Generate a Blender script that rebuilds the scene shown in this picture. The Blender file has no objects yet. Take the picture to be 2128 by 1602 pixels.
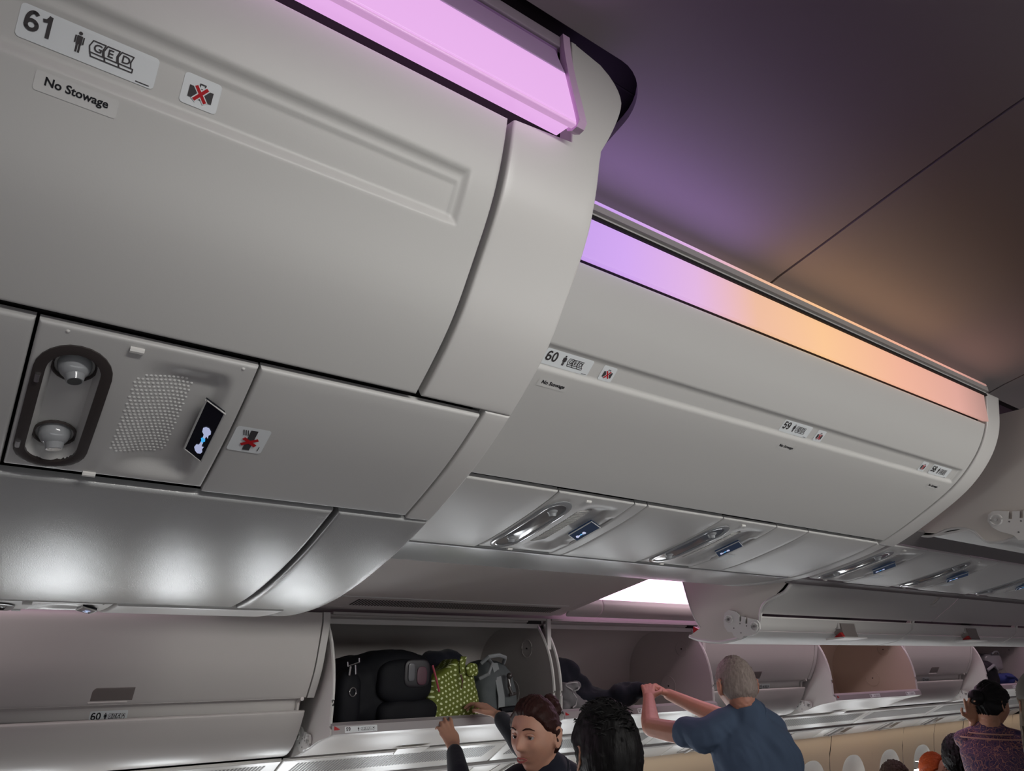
import bpy, bmesh, math, random
from mathutils import Vector, Matrix, noise
random.seed(7)
SC = bpy.context.scene
COL = SC.collection
R = math.radians

# ------------------------------------------------------------------ camera
EYE = 1.85
cam_d = bpy.data.cameras.new('camera')
cam = bpy.data.objects.new('camera', cam_d); COL.objects.link(cam)
cam.location = (0, 0, EYE)
cam.rotation_euler = (R(90 + 20.5136), 0, R(-36.0757))
cam_d.sensor_width = 36.0
cam_d.lens = 1478.0 / 2128.0 * 36.0
cam_d.clip_start = 0.02
SC.camera = cam

# ------------------------------------------------------------------ light and exposure
wd = bpy.data.worlds.new('world'); SC.world = wd; wd.use_nodes = True
wd.node_tree.nodes['Background'].inputs[0].default_value = (0.75, 0.72, 0.7, 1)
wd.node_tree.nodes['Background'].inputs[1].default_value = 0.05
SC.view_settings.view_transform = 'Standard'
SC.view_settings.look = 'None'
SC.view_settings.exposure = 0.0
SC.view_settings.gamma = 1.0
SC.view_settings.use_curve_mapping = False
SC.cycles.use_denoising = True
SC.cycles.max_bounces = 8

def area(name, loc, target, sx, sy, power, color, spread=180):
    d = bpy.data.lights.new(name, 'AREA'); d.shape = 'RECTANGLE'
    d.size = sx; d.size_y = sy; d.energy = power; d.color = color; d.spread = R(spread)
    o = bpy.data.objects.new(name, d); COL.objects.link(o)
    o.location = loc
    f = (Vector(target) - Vector(loc)).normalized()
    xa = Vector((1, 0, 0)); za = -f; ya = za.cross(xa).normalized(); xa = ya.cross(za).normalized()
    o.rotation_euler = Matrix((xa, ya, za)).transposed().to_euler()
    return o
# added unseen lamp, as if from a near-bin cove, lighting the centre bin faces
area('near_fill_lamp', (1.75, -0.42, 2.47), (1.65, 0.9, 2.20), 3.4, 0.10, 6.6, (1.0, 0.985, 0.95), 62)
# added area lamp for daylight from the near windows, which are not modelled
area('near_daylight_lamp', (1.5, -1.15, 1.0), (1.5, 1.0, 1.9), 6.0, 0.3, 8, (0.95, 0.98, 1.0), 150)
# added unseen lamps strengthening the coloured wash of the mood strips on the ceiling
area('lilac_wash_boost', (-0.2, 0.585, 2.70), (-0.2, 0.0, 2.90), 1.5, 0.02, 1.1, (0.62, 0.34, 0.80), 170)
area('violet_wash_boost', (0.98, 0.835, 2.605), (0.98, 0.2, 2.86), 0.62, 0.02, 0.75, (0.52, 0.30, 0.86), 170)
area('amber_wash_boost', (1.75, 0.835, 2.600), (1.75, 0.2, 2.86), 0.80, 0.02, 0.55, (1.0, 0.55, 0.28), 170)
area('salmon_wash_boost', (2.40, 0.835, 2.595), (2.40, 0.2, 2.86), 0.40, 0.02, 0.22, (1.0, 0.50, 0.38), 170)
# added unseen lamps beyond the centre bins, brightening the far bins
area('far_fill_lamp_aft', (-0.75, 2.36, 2.42), (-0.75, 2.95, 1.80), 2.2, 0.06, 3.4, (1.0, 0.86, 0.88), 150)
area('far_fill_lamp_forward', (5.2, 2.40, 2.40), (5.2, 2.95, 1.85), 4.8, 0.06, 7.5, (1.0, 0.80, 0.85), 150)
# warm lamps washing the far side wall from under the bins
area('sidewall_lamp', (4.2, 3.46, 1.235), (4.2, 3.60, 0.6), 11.0, 0.03, 5, (1.0, 0.80, 0.56), 160)

# ------------------------------------------------------------------ helpers
MATS = {}
def mat(name, col, rough=0.5, spec=0.5, metal=0.0, bump=None, emit=None, estr=0.0, coat=0.0, sheen=0.0, vary=None, sss=0.0):
    if name in MATS: return MATS[name]
    m = bpy.data.materials.new(name); m.use_nodes = True
    nt = m.node_tree; b = nt.nodes['Principled BSDF']
    b.inputs['Base Color'].default_value = (*col, 1)
    b.inputs['Roughness'].default_value = rough
    b.inputs['Specular IOR Level'].default_value = spec
    b.inputs['Metallic'].default_value = metal
    b.inputs['Coat Weight'].default_value = coat
    b.inputs['Sheen Weight'].default_value = sheen
    if sss:
        b.inputs['Subsurface Weight'].default_value = sss
        b.inputs['Subsurface Radius'].default_value = (0.012, 0.005, 0.003)
    if emit:
        b.inputs['Emission Color'].default_value = (*emit, 1); b.inputs['Emission Strength'].default_value = estr
    tc = nt.nodes.new('ShaderNodeTexCoord')
    if vary:
        sc, amt = vary
        n = nt.nodes.new('ShaderNodeTexNoise'); n.inputs['Scale'].default_value = sc; n.inputs['Detail'].default_value = 4
        nt.links.new(tc.outputs['Object'], n.inputs['Vector'])
        mx = nt.nodes.new('ShaderNodeMix'); mx.data_type = 'RGBA'
        mx.inputs['A'].default_value = (*[c * (1 - amt) for c in col], 1)
        mx.inputs['B'].default_value = (*[min(1, c * (1 + amt)) for c in col], 1)
        nt.links.new(n.outputs['Fac'], mx.inputs['Factor']); nt.links.new(mx.outputs['Result'], b.inputs['Base Color'])
    if bump:
        sc, st = bump
        n = nt.nodes.new('ShaderNodeTexNoise'); n.inputs['Scale'].default_value = sc; n.inputs['Detail'].default_value = 2
        nt.links.new(tc.outputs['Object'], n.inputs['Vector'])
        bp = nt.nodes.new('ShaderNodeBump'); bp.inputs['Strength'].default_value = st; bp.inputs['Distance'].default_value = 0.002
        nt.links.new(n.outputs['Fac'], bp.inputs['Height']); nt.links.new(bp.outputs['Normal'], b.inputs['Normal'])
    MATS[name] = m
    return m

PLASTIC = mat('bin_plastic', (0.56, 0.555, 0.535), 0.42, 0.4, bump=(350, 0.03))
PLASTIC2 = mat('bin_plastic_side', (0.60, 0.575, 0.555), 0.38, 0.4, bump=(350, 0.03))
PSUM = mat('service_panel_plastic', (0.52, 0.515, 0.50), 0.36, 0.4, bump=(350, 0.03))
PSUW = mat('service_panel_white', (0.70, 0.69, 0.66), 0.32, 0.45)
BELLY = mat('belly_satin', (0.37, 0.375, 0.37), 0.23, 0.9, bump=(650, 0.16))
TRIM = mat('trim_plastic', (0.60, 0.59, 0.57), 0.35, 0.5)
CREAM = mat('cheek_cream', (0.62, 0.585, 0.54), 0.42, 0.4)
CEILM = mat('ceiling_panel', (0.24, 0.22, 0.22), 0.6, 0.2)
WALLM = mat('sidewall_panel', (0.66, 0.58, 0.48), 0.5, 0.3)
DARK = mat('void_dark', (0.02, 0.018, 0.018), 0.7, 0.2)
GREYD = mat('rail_grey', (0.17, 0.16, 0.16), 0.45, 0.4)
RAIL = mat('rail_light', (0.42, 0.40, 0.385), 0.4, 0.4)
BEZEL = mat('bezel_brown', (0.045, 0.038, 0.036), 0.25, 0.5)
LENSG = mat('reading_lens', (0.30, 0.31, 0.32), 0.12, 0.6)
SMOKE = mat('smoked_lens', (0.16, 0.165, 0.175), 0.10, 0.7)
SCREEN = mat('screen_black', (0.004, 0.005, 0.010), 0.15, 0.5)
WHITE = mat('sticker_white', (0.72, 0.75, 0.76), 0.45, 0.3)
CLEAR = mat('sticker_clear', (0.61, 0.605, 0.585), 0.25, 0.4)
INK = mat('print_grey', (0.055, 0.05, 0.052), 0.6, 0.2)
INKB = mat('print_black', (0.012, 0.012, 0.015), 0.6, 0.2)
INKR = mat('print_red', (0.45, 0.01, 0.015), 0.6, 0.2)
HANDLE = mat('handle_taupe', (0.20, 0.175, 0.165), 0.4, 0.4)
METAL = mat('metal', (0.6, 0.6, 0.6), 0.25, 0.5, metal=1.0)
BRKT = mat('bracket_white', (0.70, 0.69, 0.67), 0.35, 0.4)
REDP = mat('red_plastic', (0.42, 0.012, 0.015), 0.4, 0.4)
CARPET = mat('carpet', (0.15, 0.14, 0.15), 0.95, 0.1)

LOCS = {}
def base_loc(o):
    while o.parent: o = o.parent
    return o.location
def tag(o, label=None, cat=None, group=None, kind=None):
    if label: o['label'] = label
    if cat: o['category'] = cat
    if group: o['group'] = group
    if kind: o['kind'] = kind
    return o
def thing(name, label, cat, loc, group=None):
    o = bpy.data.objects.new(name, None); COL.objects.link(o)
    o.location = loc; o.empty_display_size = 0.05
    return tag(o, label, cat, group)
def obj(name, V, F, m, parent=None, smooth=True, loc=None):
    me = bpy.data.meshes.new(name)
    if parent is not None: off = Vector(base_loc(parent))
    elif loc is not None: off = Vector(loc)
    else: off = Vector((0, 0, 0))
    me.from_pydata([tuple(Vector(v) - off) for v in V], [], F)
    me.update()
    bm = bmesh.new(); bm.from_mesh(me); bmesh.ops.recalc_face_normals(bm, faces=bm.faces); bm.to_mesh(me); bm.free()
    if smooth:
        for p in me.polygons: p.use_smooth = True
        try: me.set_sharp_from_angle(angle=R(42))
        except Exception: pass
    me.materials.append(m)
    o = bpy.data.objects.new(name, me); COL.objects.link(o)
    if parent is not None: o.parent = parent
    elif loc is not None: o.location = loc
    return o
class MB:
    def __init__(s): s.V = []; s.F = []
    def add(s, V, F):
        n = len(s.V); s.V += [tuple(v) for v in V]; s.F += [tuple(i + n for i in f) for f in F]; return s
    def box(s, a, b):
        (x0, y0, z0), (x1, y1, z1) = a, b
        return s.add([(x0,y0,z0),(x1,y0,z0),(x1,y1,z0),(x0,y1,z0),(x0,y0,z1),(x1,y0,z1),(x1,y1,z1),(x0,y1,z1)],
                     [(0,3,2,1),(4,5,6,7),(0,1,5,4),(1,2,6,5),(2,3,7,6),(3,0,4,7)])
    def tube(s, pts, r, n=8, closed=False):
        pts = [Vector(p) for p in pts]; rings = []
        up0 = Vector((0, 0, 1)); L = len(pts)
        for i, p in enumerate(pts):
            if closed: t = pts[(i+1) % L] - pts[i-1]
            else: t = pts[min(i+1, L-1)] - pts[max(i-1, 0)]
            t.normalize()
            a = t.cross(up0)
            if a.length < 1e-3: a = t.cross(Vector((0, 1, 0)))
            a.normalize(); b = t.cross(a)
            rr = r[i] if isinstance(r, (list, tuple)) else r
            rings.append([p + (a*math.cos(2*math.pi*k/n) + b*math.sin(2*math.pi*k/n))*rr for k in range(n)])
        V = [v for rg in rings for v in rg]; F = []
        for i in range(L - (0 if closed else 1)):
            for k in range(n):
                j = (i+1) % L
                F.append((i*n+k, i*n+(k+1) % n, j*n+(k+1) % n, j*n+k))
        if not closed:
            F.append(tuple(range(n))); F.append(tuple(reversed(range((L-1)*n, L*n))))
        return s.add(V, F)
    def sphere(s, c, r, nu=16, nv=10, sc=(1,1,1), M=None):
        V = []; F = []
        for j in range(nv+1):
            for i in range(nu):
                th = math.pi*j/nv; ph = 2*math.pi*i/nu
                v = Vector((math.sin(th)*math.cos(ph)*sc[0], math.sin(th)*math.sin(ph)*sc[1], math.cos(th)*sc[2]))*r
                if M is not None: v = M @ v
                V.append(Vector(c)+v)
        for j in range(nv):
            for i in range(nu):
                F.append((j*nu+i, j*nu+(i+1) % nu, (j+1)*nu+(i+1) % nu, (j+1)*nu+i))
        return s.add(V, F)
    def build(s, name, m, parent=None, smooth=True, loc=None): return obj(name, s.V, s.F, m, parent, smooth, loc)

def crspline(pts, n=10):
    P = [Vector(p) for p in pts]; P = [2*P[0]-P[1]] + P + [2*P[-1]-P[-2]]; out = []
    for i in range(1, len(P)-2):
        a, b, c, d = P[i-1:i+3]
        for k in range(n):
            t = k/n
            out.append(0.5*((2*b)+(c-a)*t+(2*a-5*b+4*c-d)*t*t+(3*b-a-3*c+d)*t**3))
    out.append(P[-2]); return out
class Prof:
    """a cross-section of the cabin (y, z), swept along x; s is the length along it"""
    def __init__(s, pts, n=12, flip=1, spline=True, smooth=0):
        s.Q = crspline(pts, n) if spline else [Vector(p) for p in pts]
        for _ in range(smooth):
            s.Q = [s.Q[0]]+[(s.Q[i-1]+s.Q[i]*2+s.Q[i+1])/4 for i in range(1, len(s.Q)-1)]+[s.Q[-1]]
        s.S = [0.0]
        for a, b in zip(s.Q, s.Q[1:]): s.S.append(s.S[-1] + (b-a).length)
        s.flip = flip; s.L = s.S[-1]
    def at(s, t):
        if t <= 0: return s.Q[0] + (s.Q[1]-s.Q[0]).normalized()*t
        if t >= s.L: return s.Q[-1] + (s.Q[-1]-s.Q[-2]).normalized()*(t-s.L)
        lo, hi = 0, len(s.S)-1
        while hi-lo > 1:
            mid = (lo+hi)//2
            if s.S[mid] <= t: lo = mid
            else: hi = mid
        k = (t-s.S[lo])/(s.S[hi]-s.S[lo])
        return s.Q[lo].lerp(s.Q[hi], k)
    def p(s, x, t, h=0.0):
        a = s.at(t)
        if h:
            d = (s.at(t+0.004)-s.at(t-0.004)).normalized()
            nrm = Vector((-(-d.y), -d.x))*s.flip      # for a curve running down and away: towards the aisle
            nrm = Vector((d.y, -d.x))*s.flip
            a = a + nrm*h
        return Vector((x, a.x, a.y))
def lin(a, b, n): return [a+(b-a)*i/n for i in range(n+1)]
def edgelines(a, b, r, n):
    r = min(r, (b-a)*0.45)
    e = [0, .1, .3, .6, 1.0]
    return [a+r*k for k in e] + lin(a+r, b-r, n)[1:-1] + [b-r*k for k in reversed(e)]
def rnd(d, r):
    if d >= r: return 0.0
    return -(r-math.sqrt(max(0, r*r-(r-d)**2)))
def panel(pr, x0, x1, s0, s1, h=0.0, th=0.012, r=0.005, nx=10, ns=16, disp=None, x1f=None, x0f=None):
    """a solid sheet lying on the profile, edges rounded"""
    SS = edgelines(s0, s1, r, ns); V = []; F = []
    U = edgelines(0, abs(x1-x0), r, nx); W = abs(x1-x0)
    n = len(U)
    for t in SS:
        xa = x0f(t) if x0f else x0; xb = x1f(t) if x1f else x1
        for u in U:
            x = xa + (xb-xa)*u/W
            d = min(u, W-u, t-s0, s1-t)
            hh = h + rnd(d, r)
            if disp: hh += disp(x, t)
            V.append(pr.p(x, t, hh))
    m = len(SS)
    for j in range(m-1):
        for i in range(n-1): F.append((j*n+i, j*n+i+1, (j+1)*n+i+1, (j+1)*n+i))
    # skirt and back
    ring = [i for i in range(n)] + [(j+1)*n-1 for j in range(1, m)] + [(m-1)*n+i for i in range(n-2, -1, -1)] + [j*n for j in range(m-2, 0, -1)]
    idx = {}
    b0 = len(V)
    for k, q in enumerate(ring):
        j, i = divmod(q, n); t = SS[j]
        xa = x0f(t) if x0f else x0; xb = x1f(t) if x1f else x1
        V.append(pr.p(xa+(xb-xa)*U[i]/W, t, h-th))
    L = len(ring)
    for k in range(L): F.append((ring[k], b0+k, b0+(k+1) % L, ring[(k+1) % L]))
    return V, F
def sweep(pts, x0, x1, closed=True, caps=True):
    """prism of a (y,z) outline along x"""
    n = len(pts); V = [(x0, p[0], p[1]) for p in pts]+[(x1, p[0], p[1]) for p in pts]; F = []
    for i in range(n if closed else n-1): F.append((i, (i+1) % n, n+(i+1) % n, n+i))
    if closed and caps: F += [tuple(range(n)), tuple(reversed(range(n, 2*n)))]
    return V, F
def sheet(pts, x0, x1, th, flip=1):
    """thin bent sheet through (y,z) points"""
    P = [Vector(p) for p in pts]; N = []
    for i in range(len(P)):
        d = (P[min(i+1, len(P)-1)]-P[max(i-1, 0)]).normalized(); N.append(Vector((d.y, -d.x))*flip)
    out = [tuple(p) for p in P]+[tuple(p-n*th) for p, n in reversed(list(zip(P, N)))]
    V, F = sweep(out, x0, x1, True, False)
    n = len(P); m = len(out)
    for i in range(n-1):
        F.append((i, i+1, m-2-i, m-1-i)); F.append((m+i, m+m-1-i, m+m-2-i, m+i+1))
    return V, F

# ---- flat prints that follow a surface
_txt = {}
def text2d(s, bold=0.0):
    k = (s, bold)
    if k in _txt: return _txt[k]
    c = bpy.data.curves.new('t', 'FONT'); c.body = s; c.size = 1.0; c.offset = bold; c.resolution_u = 3
    o = bpy.data.objects.new('t', c); COL.objects.link(o)
    dg = bpy.context.evaluated_depsgraph_get()
    me = bpy.data.meshes.new_from_object(o.evaluated_get(dg))
    V = [(v.co.x, v.co.y) for v in me.vertices]; F = [tuple(p.vertices) for p in me.polygons]
    bpy.data.objects.remove(o); bpy.data.curves.remove(c); bpy.data.meshes.remove(me)
    x0 = min(v[0] for v in V); x1 = max(v[0] for v in V); y0 = min(v[1] for v in V); y1 = max(v[1] for v in V)
    V = [(v[0]-x0, v[1]-y0) for v in V]
    _txt[k] = (V, F, x1-x0, y1-y0); return _txt[k]
GLY = {}
def _arc(cx, cy, rx, ry, a0, a1, n=14): return [(cx+rx*math.cos(R(a0+(a1-a0)*k/n)), cy+ry*math.sin(R(a0+(a1-a0)*k/n))) for k in range(n+1)]
GLY['0'] = [_arc(.30, .5, .22, .42, 0, 360, 28)]
GLY['1'] = [[(.10, .74), (.24, .78), (.34, .98), (.34, .0)]]
GLY['6'] = [_arc(.30, .30, .22, .22, 0, 360, 24), _arc(.33, .45, .25, .47, 185, 60, 14)]
GLY['9'] = [_arc(.30, .70, .22, .22, 0, 360, 24), _arc(.27, .55, .25, .47, 5, -120, 14)]
GLY['8'] = [_arc(.30, .72, .19, .20, 0, 360, 24), _arc(.30, .28, .22, .22, 0, 360, 24)]
GLY['5'] = [[(.50, .92), (.16, .92), (.12, .50)], [(.12, .50)]+_arc(.29, .33, .22, .25, 140, -150, 18)]
GLY['7'] = [[(.08, .92), (.52, .92)], [(.52, .92), (.36, .55), (.25, .0)]]
GLY['2'] = [_arc(.29, .70, .20, .22, 165, -25, 14)+[(.08, .06), (.52, .06)]]
GLY['3'] = [_arc(.28, .72, .19, .20, 160, -80, 14), _arc(.28, .29, .22, .23, 80, -160, 14)]
GLY['4'] = [[(.42, .0), (.42, .95), (.08, .30), (.56, .30)]]
class Print:
    def __init__(s): s.V = []; s.F = []
    def add(s, V, F):
        n = len(s.V); s.V += V; s.F += [tuple(i+n for i in f) for f in F]; return s
    def text(s, t, x, y, h, bold=0.02, w=None, slant=0.0):
        V, F, tw, th = text2d(t, bold); k = h/th; kx = (w/tw) if w else k
        return s.add([(x+v[0]*kx+slant*v[1]*k, y+v[1]*k) for v in V], F)
    def digits(s, t, x, y, h, wt=.17):
        for i, c in enumerate(t):
            for st in GLY[c]: s.line([(x+(i*.66+px)*h, y+py*h) for px, py in st], wt*h)
        return s
    def rect(s, x0, y0, x1, y1): return s.add([(x0,y0),(x1,y0),(x1,y1),(x0,y1)], [(0,1,2,3)])
    def poly(s, pts): return s.add(list(pts), [tuple(range(len(pts)))])
    def line(s, pts, w, closed=False):
        P = [Vector(p) for p in pts]; n = len(P)
        for i in range(n if closed else n-1):
            a, b = P[i], P[(i+1) % n]; d = (b-a)
            if d.length < 1e-9: continue
            d.normalize(); q = Vector((-d.y, d.x))*w/2; a = a-d*w*.3; b = b+d*w*.3
            s.add([tuple(a-q), tuple(b-q), tuple(b+q), tuple(a+q)], [(0,1,2,3)])
        return s
    def disc(s, x, y, r, n=14): return s.poly([(x+r*math.cos(2*math.pi*k/n), y+r*math.sin(2*math.pi*k/n)) for k in range(n)])
    def rrect(s, x0, y0, x1, y1, r, n=4):
        P = []
        for cx, cy, a0 in ((x1-r, y0+r, -90), (x1-r, y1-r, 0), (x0+r, y1-r, 90), (x0+r, y0+r, 180)):
            for k in range(n+1): a = R(a0+90*k/n); P.append((cx+r*math.cos(a), cy+r*math.sin(a)))
        return s.poly(P)
    def put(s, name, pr, x, t, h, m, parent):
        """x,t: where (0,0) sits on the profile; v runs up, against s"""
        return obj(name, [pr.p(x+v[0], t-v[1], h) for v in s.V], s.F, m, parent, smooth=False)

def placard(pr, x, t, w, hgt, num, letters, parent, h=0.0007, ink=INK, name='row_placard', window=False, base=WHITE):
    """row-number sticker: number, standing figure, seat row with letters.  (x,t) = lower left corner"""
    b = Print().rrect(0, 0, w, hgt, hgt*.12).put(name, pr, x, t, h, base, parent)
    b['label'] = 'white sticker with row number %s' % num
    e = h+0.0005
    Print().digits(num, w*.04, hgt*.28, hgt*.60).put('row_number', pr, x, t, e, ink, b)
    p = Print(); cx = w*.415; u = hgt*.62
    y0 = hgt*.22
    p.disc(cx, y0+u*.92, u*.085); p.rect(cx-u*.12, y0+u*.38, cx+u*.12, y0+u*.80)
    p.rect(cx-u*.10, y0, cx-u*.015, y0+u*.40); p.rect(cx+u*.015, y0, cx+u*.10, y0+u*.40)
    p.rect(cx-u*.20, y0+u*.42, cx-u*.14, y0+u*.78); p.rect(cx+u*.14, y0+u*.42, cx+u*.20, y0+u*.78)
    p.put('person_pictogram', pr, x, t, e, ink, b)
    q = Print(); n = len(letters); sw = w*(.105 if n == 3 else .10); xs = w*.49; lw = hgt*.035
    for i, c in enumerate(letters):
        a = xs+i*sw*1.0
        q.line([(a+sw*.10, hgt*.38), (a, hgt*.55), (a+sw*.18, hgt*.74), (a+sw*1.05, hgt*.74), (a+sw*.92, hgt*.55), (a+sw*1.0, hgt*.38)], lw)
        q.line([(a+sw*.10, hgt*.38), (a+sw*.22, hgt*.26), (a+sw*1.15, hgt*.26), (a+sw*1.15, hgt*.37), (a+sw*.10, hgt*.38)], lw)
        q.text(c, a+sw*.30, hgt*.44, hgt*.24, 0.015)
    if window:
        a = xs+n*sw*1.06
        q.line([(a+sw*.2, hgt*.28), (a+sw*.2, hgt*.74), (a+sw*.95, hgt*.74), (a+sw*.95, hgt*.36), (a+sw*.6, hgt*.28)], lw, True)
        q.rect(a+sw*.42, hgt*.48, a+sw*.74, hgt*.66)
    q.put('seat_pictogram', pr, x, t, e, ink, b)
    Print().rect(w*.86, hgt*.055, w*.965, hgt*.085).put('part_mark', pr, x, t, e, ink, b)
    return b
def luggage_sticker(pr, x, t, w, hgt, parent, h=0.0007):
    b = Print().rrect(0, 0, w, hgt, hgt*.12).put('luggage_sticker', pr, x, t, h, WHITE, parent)
    b['label'] = 'white sticker, suitcase crossed out in red'
    e = h+0.0005
    p = Print().rect(w*.18, hgt*.26, w*.82, hgt*.64)
    p.line([(w*.44, hgt*.66), (w*.44, hgt*.78), (w*.58, hgt*.78), (w*.58, hgt*.66)], w*.035)
    p.put('suitcase_pictogram', pr, x, t, e, INK, b)
    X = [((w*.36, hgt*.24), (w*.64, hgt*.66)), ((w*.36, hgt*.66), (w*.64, hgt*.24))]
    q = Print()
    for c in X: q.line(c, w*.15)
    q.put('cross_border', pr, x, t, e+.0003, WHITE, b)
    q = Print()
    for c in X: q.line(c, w*.09)
    q.put('red_cross', pr, x, t, e+.0006, INKR, b)
    return b
def no_stowage(pr, x, t, w, hgt, parent, h=0.0007):
    b = Print().rrect(0, 0, w, hgt, hgt*.15).put('no_stowage_sticker', pr, x, t, h, CLEAR, parent)
    b['label'] = 'clear sticker reading No Stowage'
    Print().text('No Stowage', w*.12, hgt*.24, hgt*.58, 0.025, w=w*.76).put('lettering', pr, x, t, h+.0005, INKB, b)
    return b

# ------------------------------------------------------------------ cross-sections (y = across the cabin, z = height)
FP = Prof([(.648,2.78),(.649,2.68),(0.653,2.588),(0.664,2.528),(0.682,2.466),(0.709,2.412),(0.751,2.354),(0.787,2.298),(0.853,2.24),
           (0.929,2.185),(1.01,2.136),(1.099,2.096),(1.21,2.049),(1.338,2.006),(1.493,1.966),(1.638,1.943),(1.842,1.931),(2.05,1.945),(2.25,2.01),(2.38,2.14),(2.42,2.3)], smooth=70)
BP = Prof([(.875,2.68),(.885,2.62),(.897,2.556),(.925,2.495),(.966,2.439),(1.04,2.368),(1.168,2.292),(1.321,2.212),(1.50,2.163),(1.684,2.122),(1.9,2.112),(2.1,2.125),(2.22,2.2),(2.26,2.32)], smooth=40)
CP = Prof([(.96,2.665),(.9,2.699),(.75,2.738),(.564,2.785),(.415,2.82),(.299,2.845),(.1,2.88),(-.1,2.90),(-.3,2.88),(-.46,2.80),(-.56,2.66)], flip=1)
CP.flip = -1
# ------------------------------------------------------------------ the room
def struct(name, V, F, m, parent=None, smooth=True):
    o = obj(name, V, F, m, parent, smooth)
    if parent is None: o['kind'] = 'structure'
    return o
XA, XF = -2.2, 10.5
struct('floor', *MB().box((XA, -1.35, -0.05), (XF, 3.75, 0.0)).__dict__.values(), CARPET)
struct('wall_aft', *MB().box((XA-.06, -1.35, 0), (XA, 3.75, 3.05)).__dict__.values(), PLASTIC)
struct('wall_forward', *MB().box((XF, -1.35, 0), (XF+.06, 3.75, 3.05)).__dict__.values(), PLASTIC)
nearp = [(-1.28, 0), (-1.30, .6), (-1.28, 1.1), (-1.2, 1.28), (-.75, 1.5), (-.55, 1.6), (-.50, 1.8), (-.48, 2.1), (-.56, 2.4), (-.62, 2.55), (-.66, 2.75)]
struct('wall_near', *sheet(nearp, XA, XF, 0.05, -1), PLASTIC)

# ceiling over the near aisle: three panels, the first cut out round the big end unit
def ceil_panel(name, xs, smax):
    V = []; F = []; m = 26
    for x in xs:
        sm = smax(x)
        for j in range(m+1): V.append(CP.p(x, sm + (CP.L-sm)*j/m, 0))
    n = len(xs); k = m+1
    for i in range(n-1):
        if xs[i+1]-xs[i] < .0004 and abs(xs[i+1]-HX) < .001: continue
        for j in range(m): F.append((i*k+j, i*k+j+1, (i+1)*k+j+1, (i+1)*k+j))
    o0 = len(V)
    V += [v + Vector((0, 0, .018)) for v in V[:o0]]
    F += [tuple(reversed([q+o0 for q in f])) for f in F[:]]
    for i in range(n-1): F.append((i*k, (i+1)*k, (i+1)*k+o0, i*k+o0))
    for j in range(m): F.append((j, j+1, j+1+o0, j+o0)); q = (n-1)*k; F.append((q+j, q+j+1, q+j+1+o0, q+j+o0))
    return V, F
def s_of_y(y): 
    lo, hi = 0, CP.L
    for _ in range(40):
        mid = (lo+hi)/2
        if CP.at(mid).x > y: lo = mid
        else: hi = mid
    return lo
S0 = s_of_y(.915)
HX, HY, HR = .776, .633, .09
def smaxA(x):
    if x < HX-HR: return s_of_y(HY)
    if x < HX-.0005: return s_of_y(HY+HR-math.sqrt(max(0, HR*HR-(x-HX+HR)**2)))
    if x < HX: return s_of_y(HY+HR)
    return S0
xsA = lin(XA, HX-HR, 6)+[HX-HR+HR*math.sin(R(a)) for a in (10,20,30,40,50,60,70,80,87)]+[HX-.0002, HX, HX+.05, 1.2, 1.431]
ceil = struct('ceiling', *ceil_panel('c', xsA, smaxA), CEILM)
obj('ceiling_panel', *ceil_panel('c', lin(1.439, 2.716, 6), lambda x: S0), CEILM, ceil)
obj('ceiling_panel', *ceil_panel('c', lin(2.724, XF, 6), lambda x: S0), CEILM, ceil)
# dark void above the panels
struct('ceiling_void', *sheet([(p.x, p.y+.05) for p in CP.Q]+[(-.75, 2.7)], XA, XF, .02, -1), DARK)
struct('ceiling_core', *MB().box((XA, .70, 2.80), (XF, 3.3, 2.84)).__dict__.values(), DARK)

# far side wall: panels with oval window openings
WP = Prof([(3.54,1.236),(3.575,1.13),(3.597,1.0),(3.61,.8),(3.60,.5),(3.56,.2),(3.5,0.0)])
WZ = [(WP.at(WP.L*i/200).y, WP.L*i/200) for i in range(201)]
def s_of_z(z):
    for (za, sa), (zb, sb) in zip(WZ, WZ[1:]):
        if za >= z >= zb: return sa+(sb-sa)*(za-z)/(za-zb)
    return 0 if z > 1 else WP.L
wall = struct('wall_far', *sheet([(3.70, 1.3), (3.72, .8), (3.70, 0)], XA, XF, .03, 1), DARK)
WX = [5.467+.574*k for k in range(-12, 8)]
NA = 40
def ell(cx, cz, rx, rz, k, y=None):
    a = 2*math.pi*k/NA
    # flat-sided oval
    c, s_ = math.cos(a), math.sin(a)
    return cx+rx*abs(c)**.8*(1 if c > 0 else -1), cz+rz*abs(s_)**.8*(1 if s_ > 0 else -1)
EDG = [-1.70, -1.134, .014, 1.162, 2.31, 3.458, 4.606, 5.70, 6.83, 7.40, 7.975, 9.1, 10.0]
wi = 0
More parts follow.
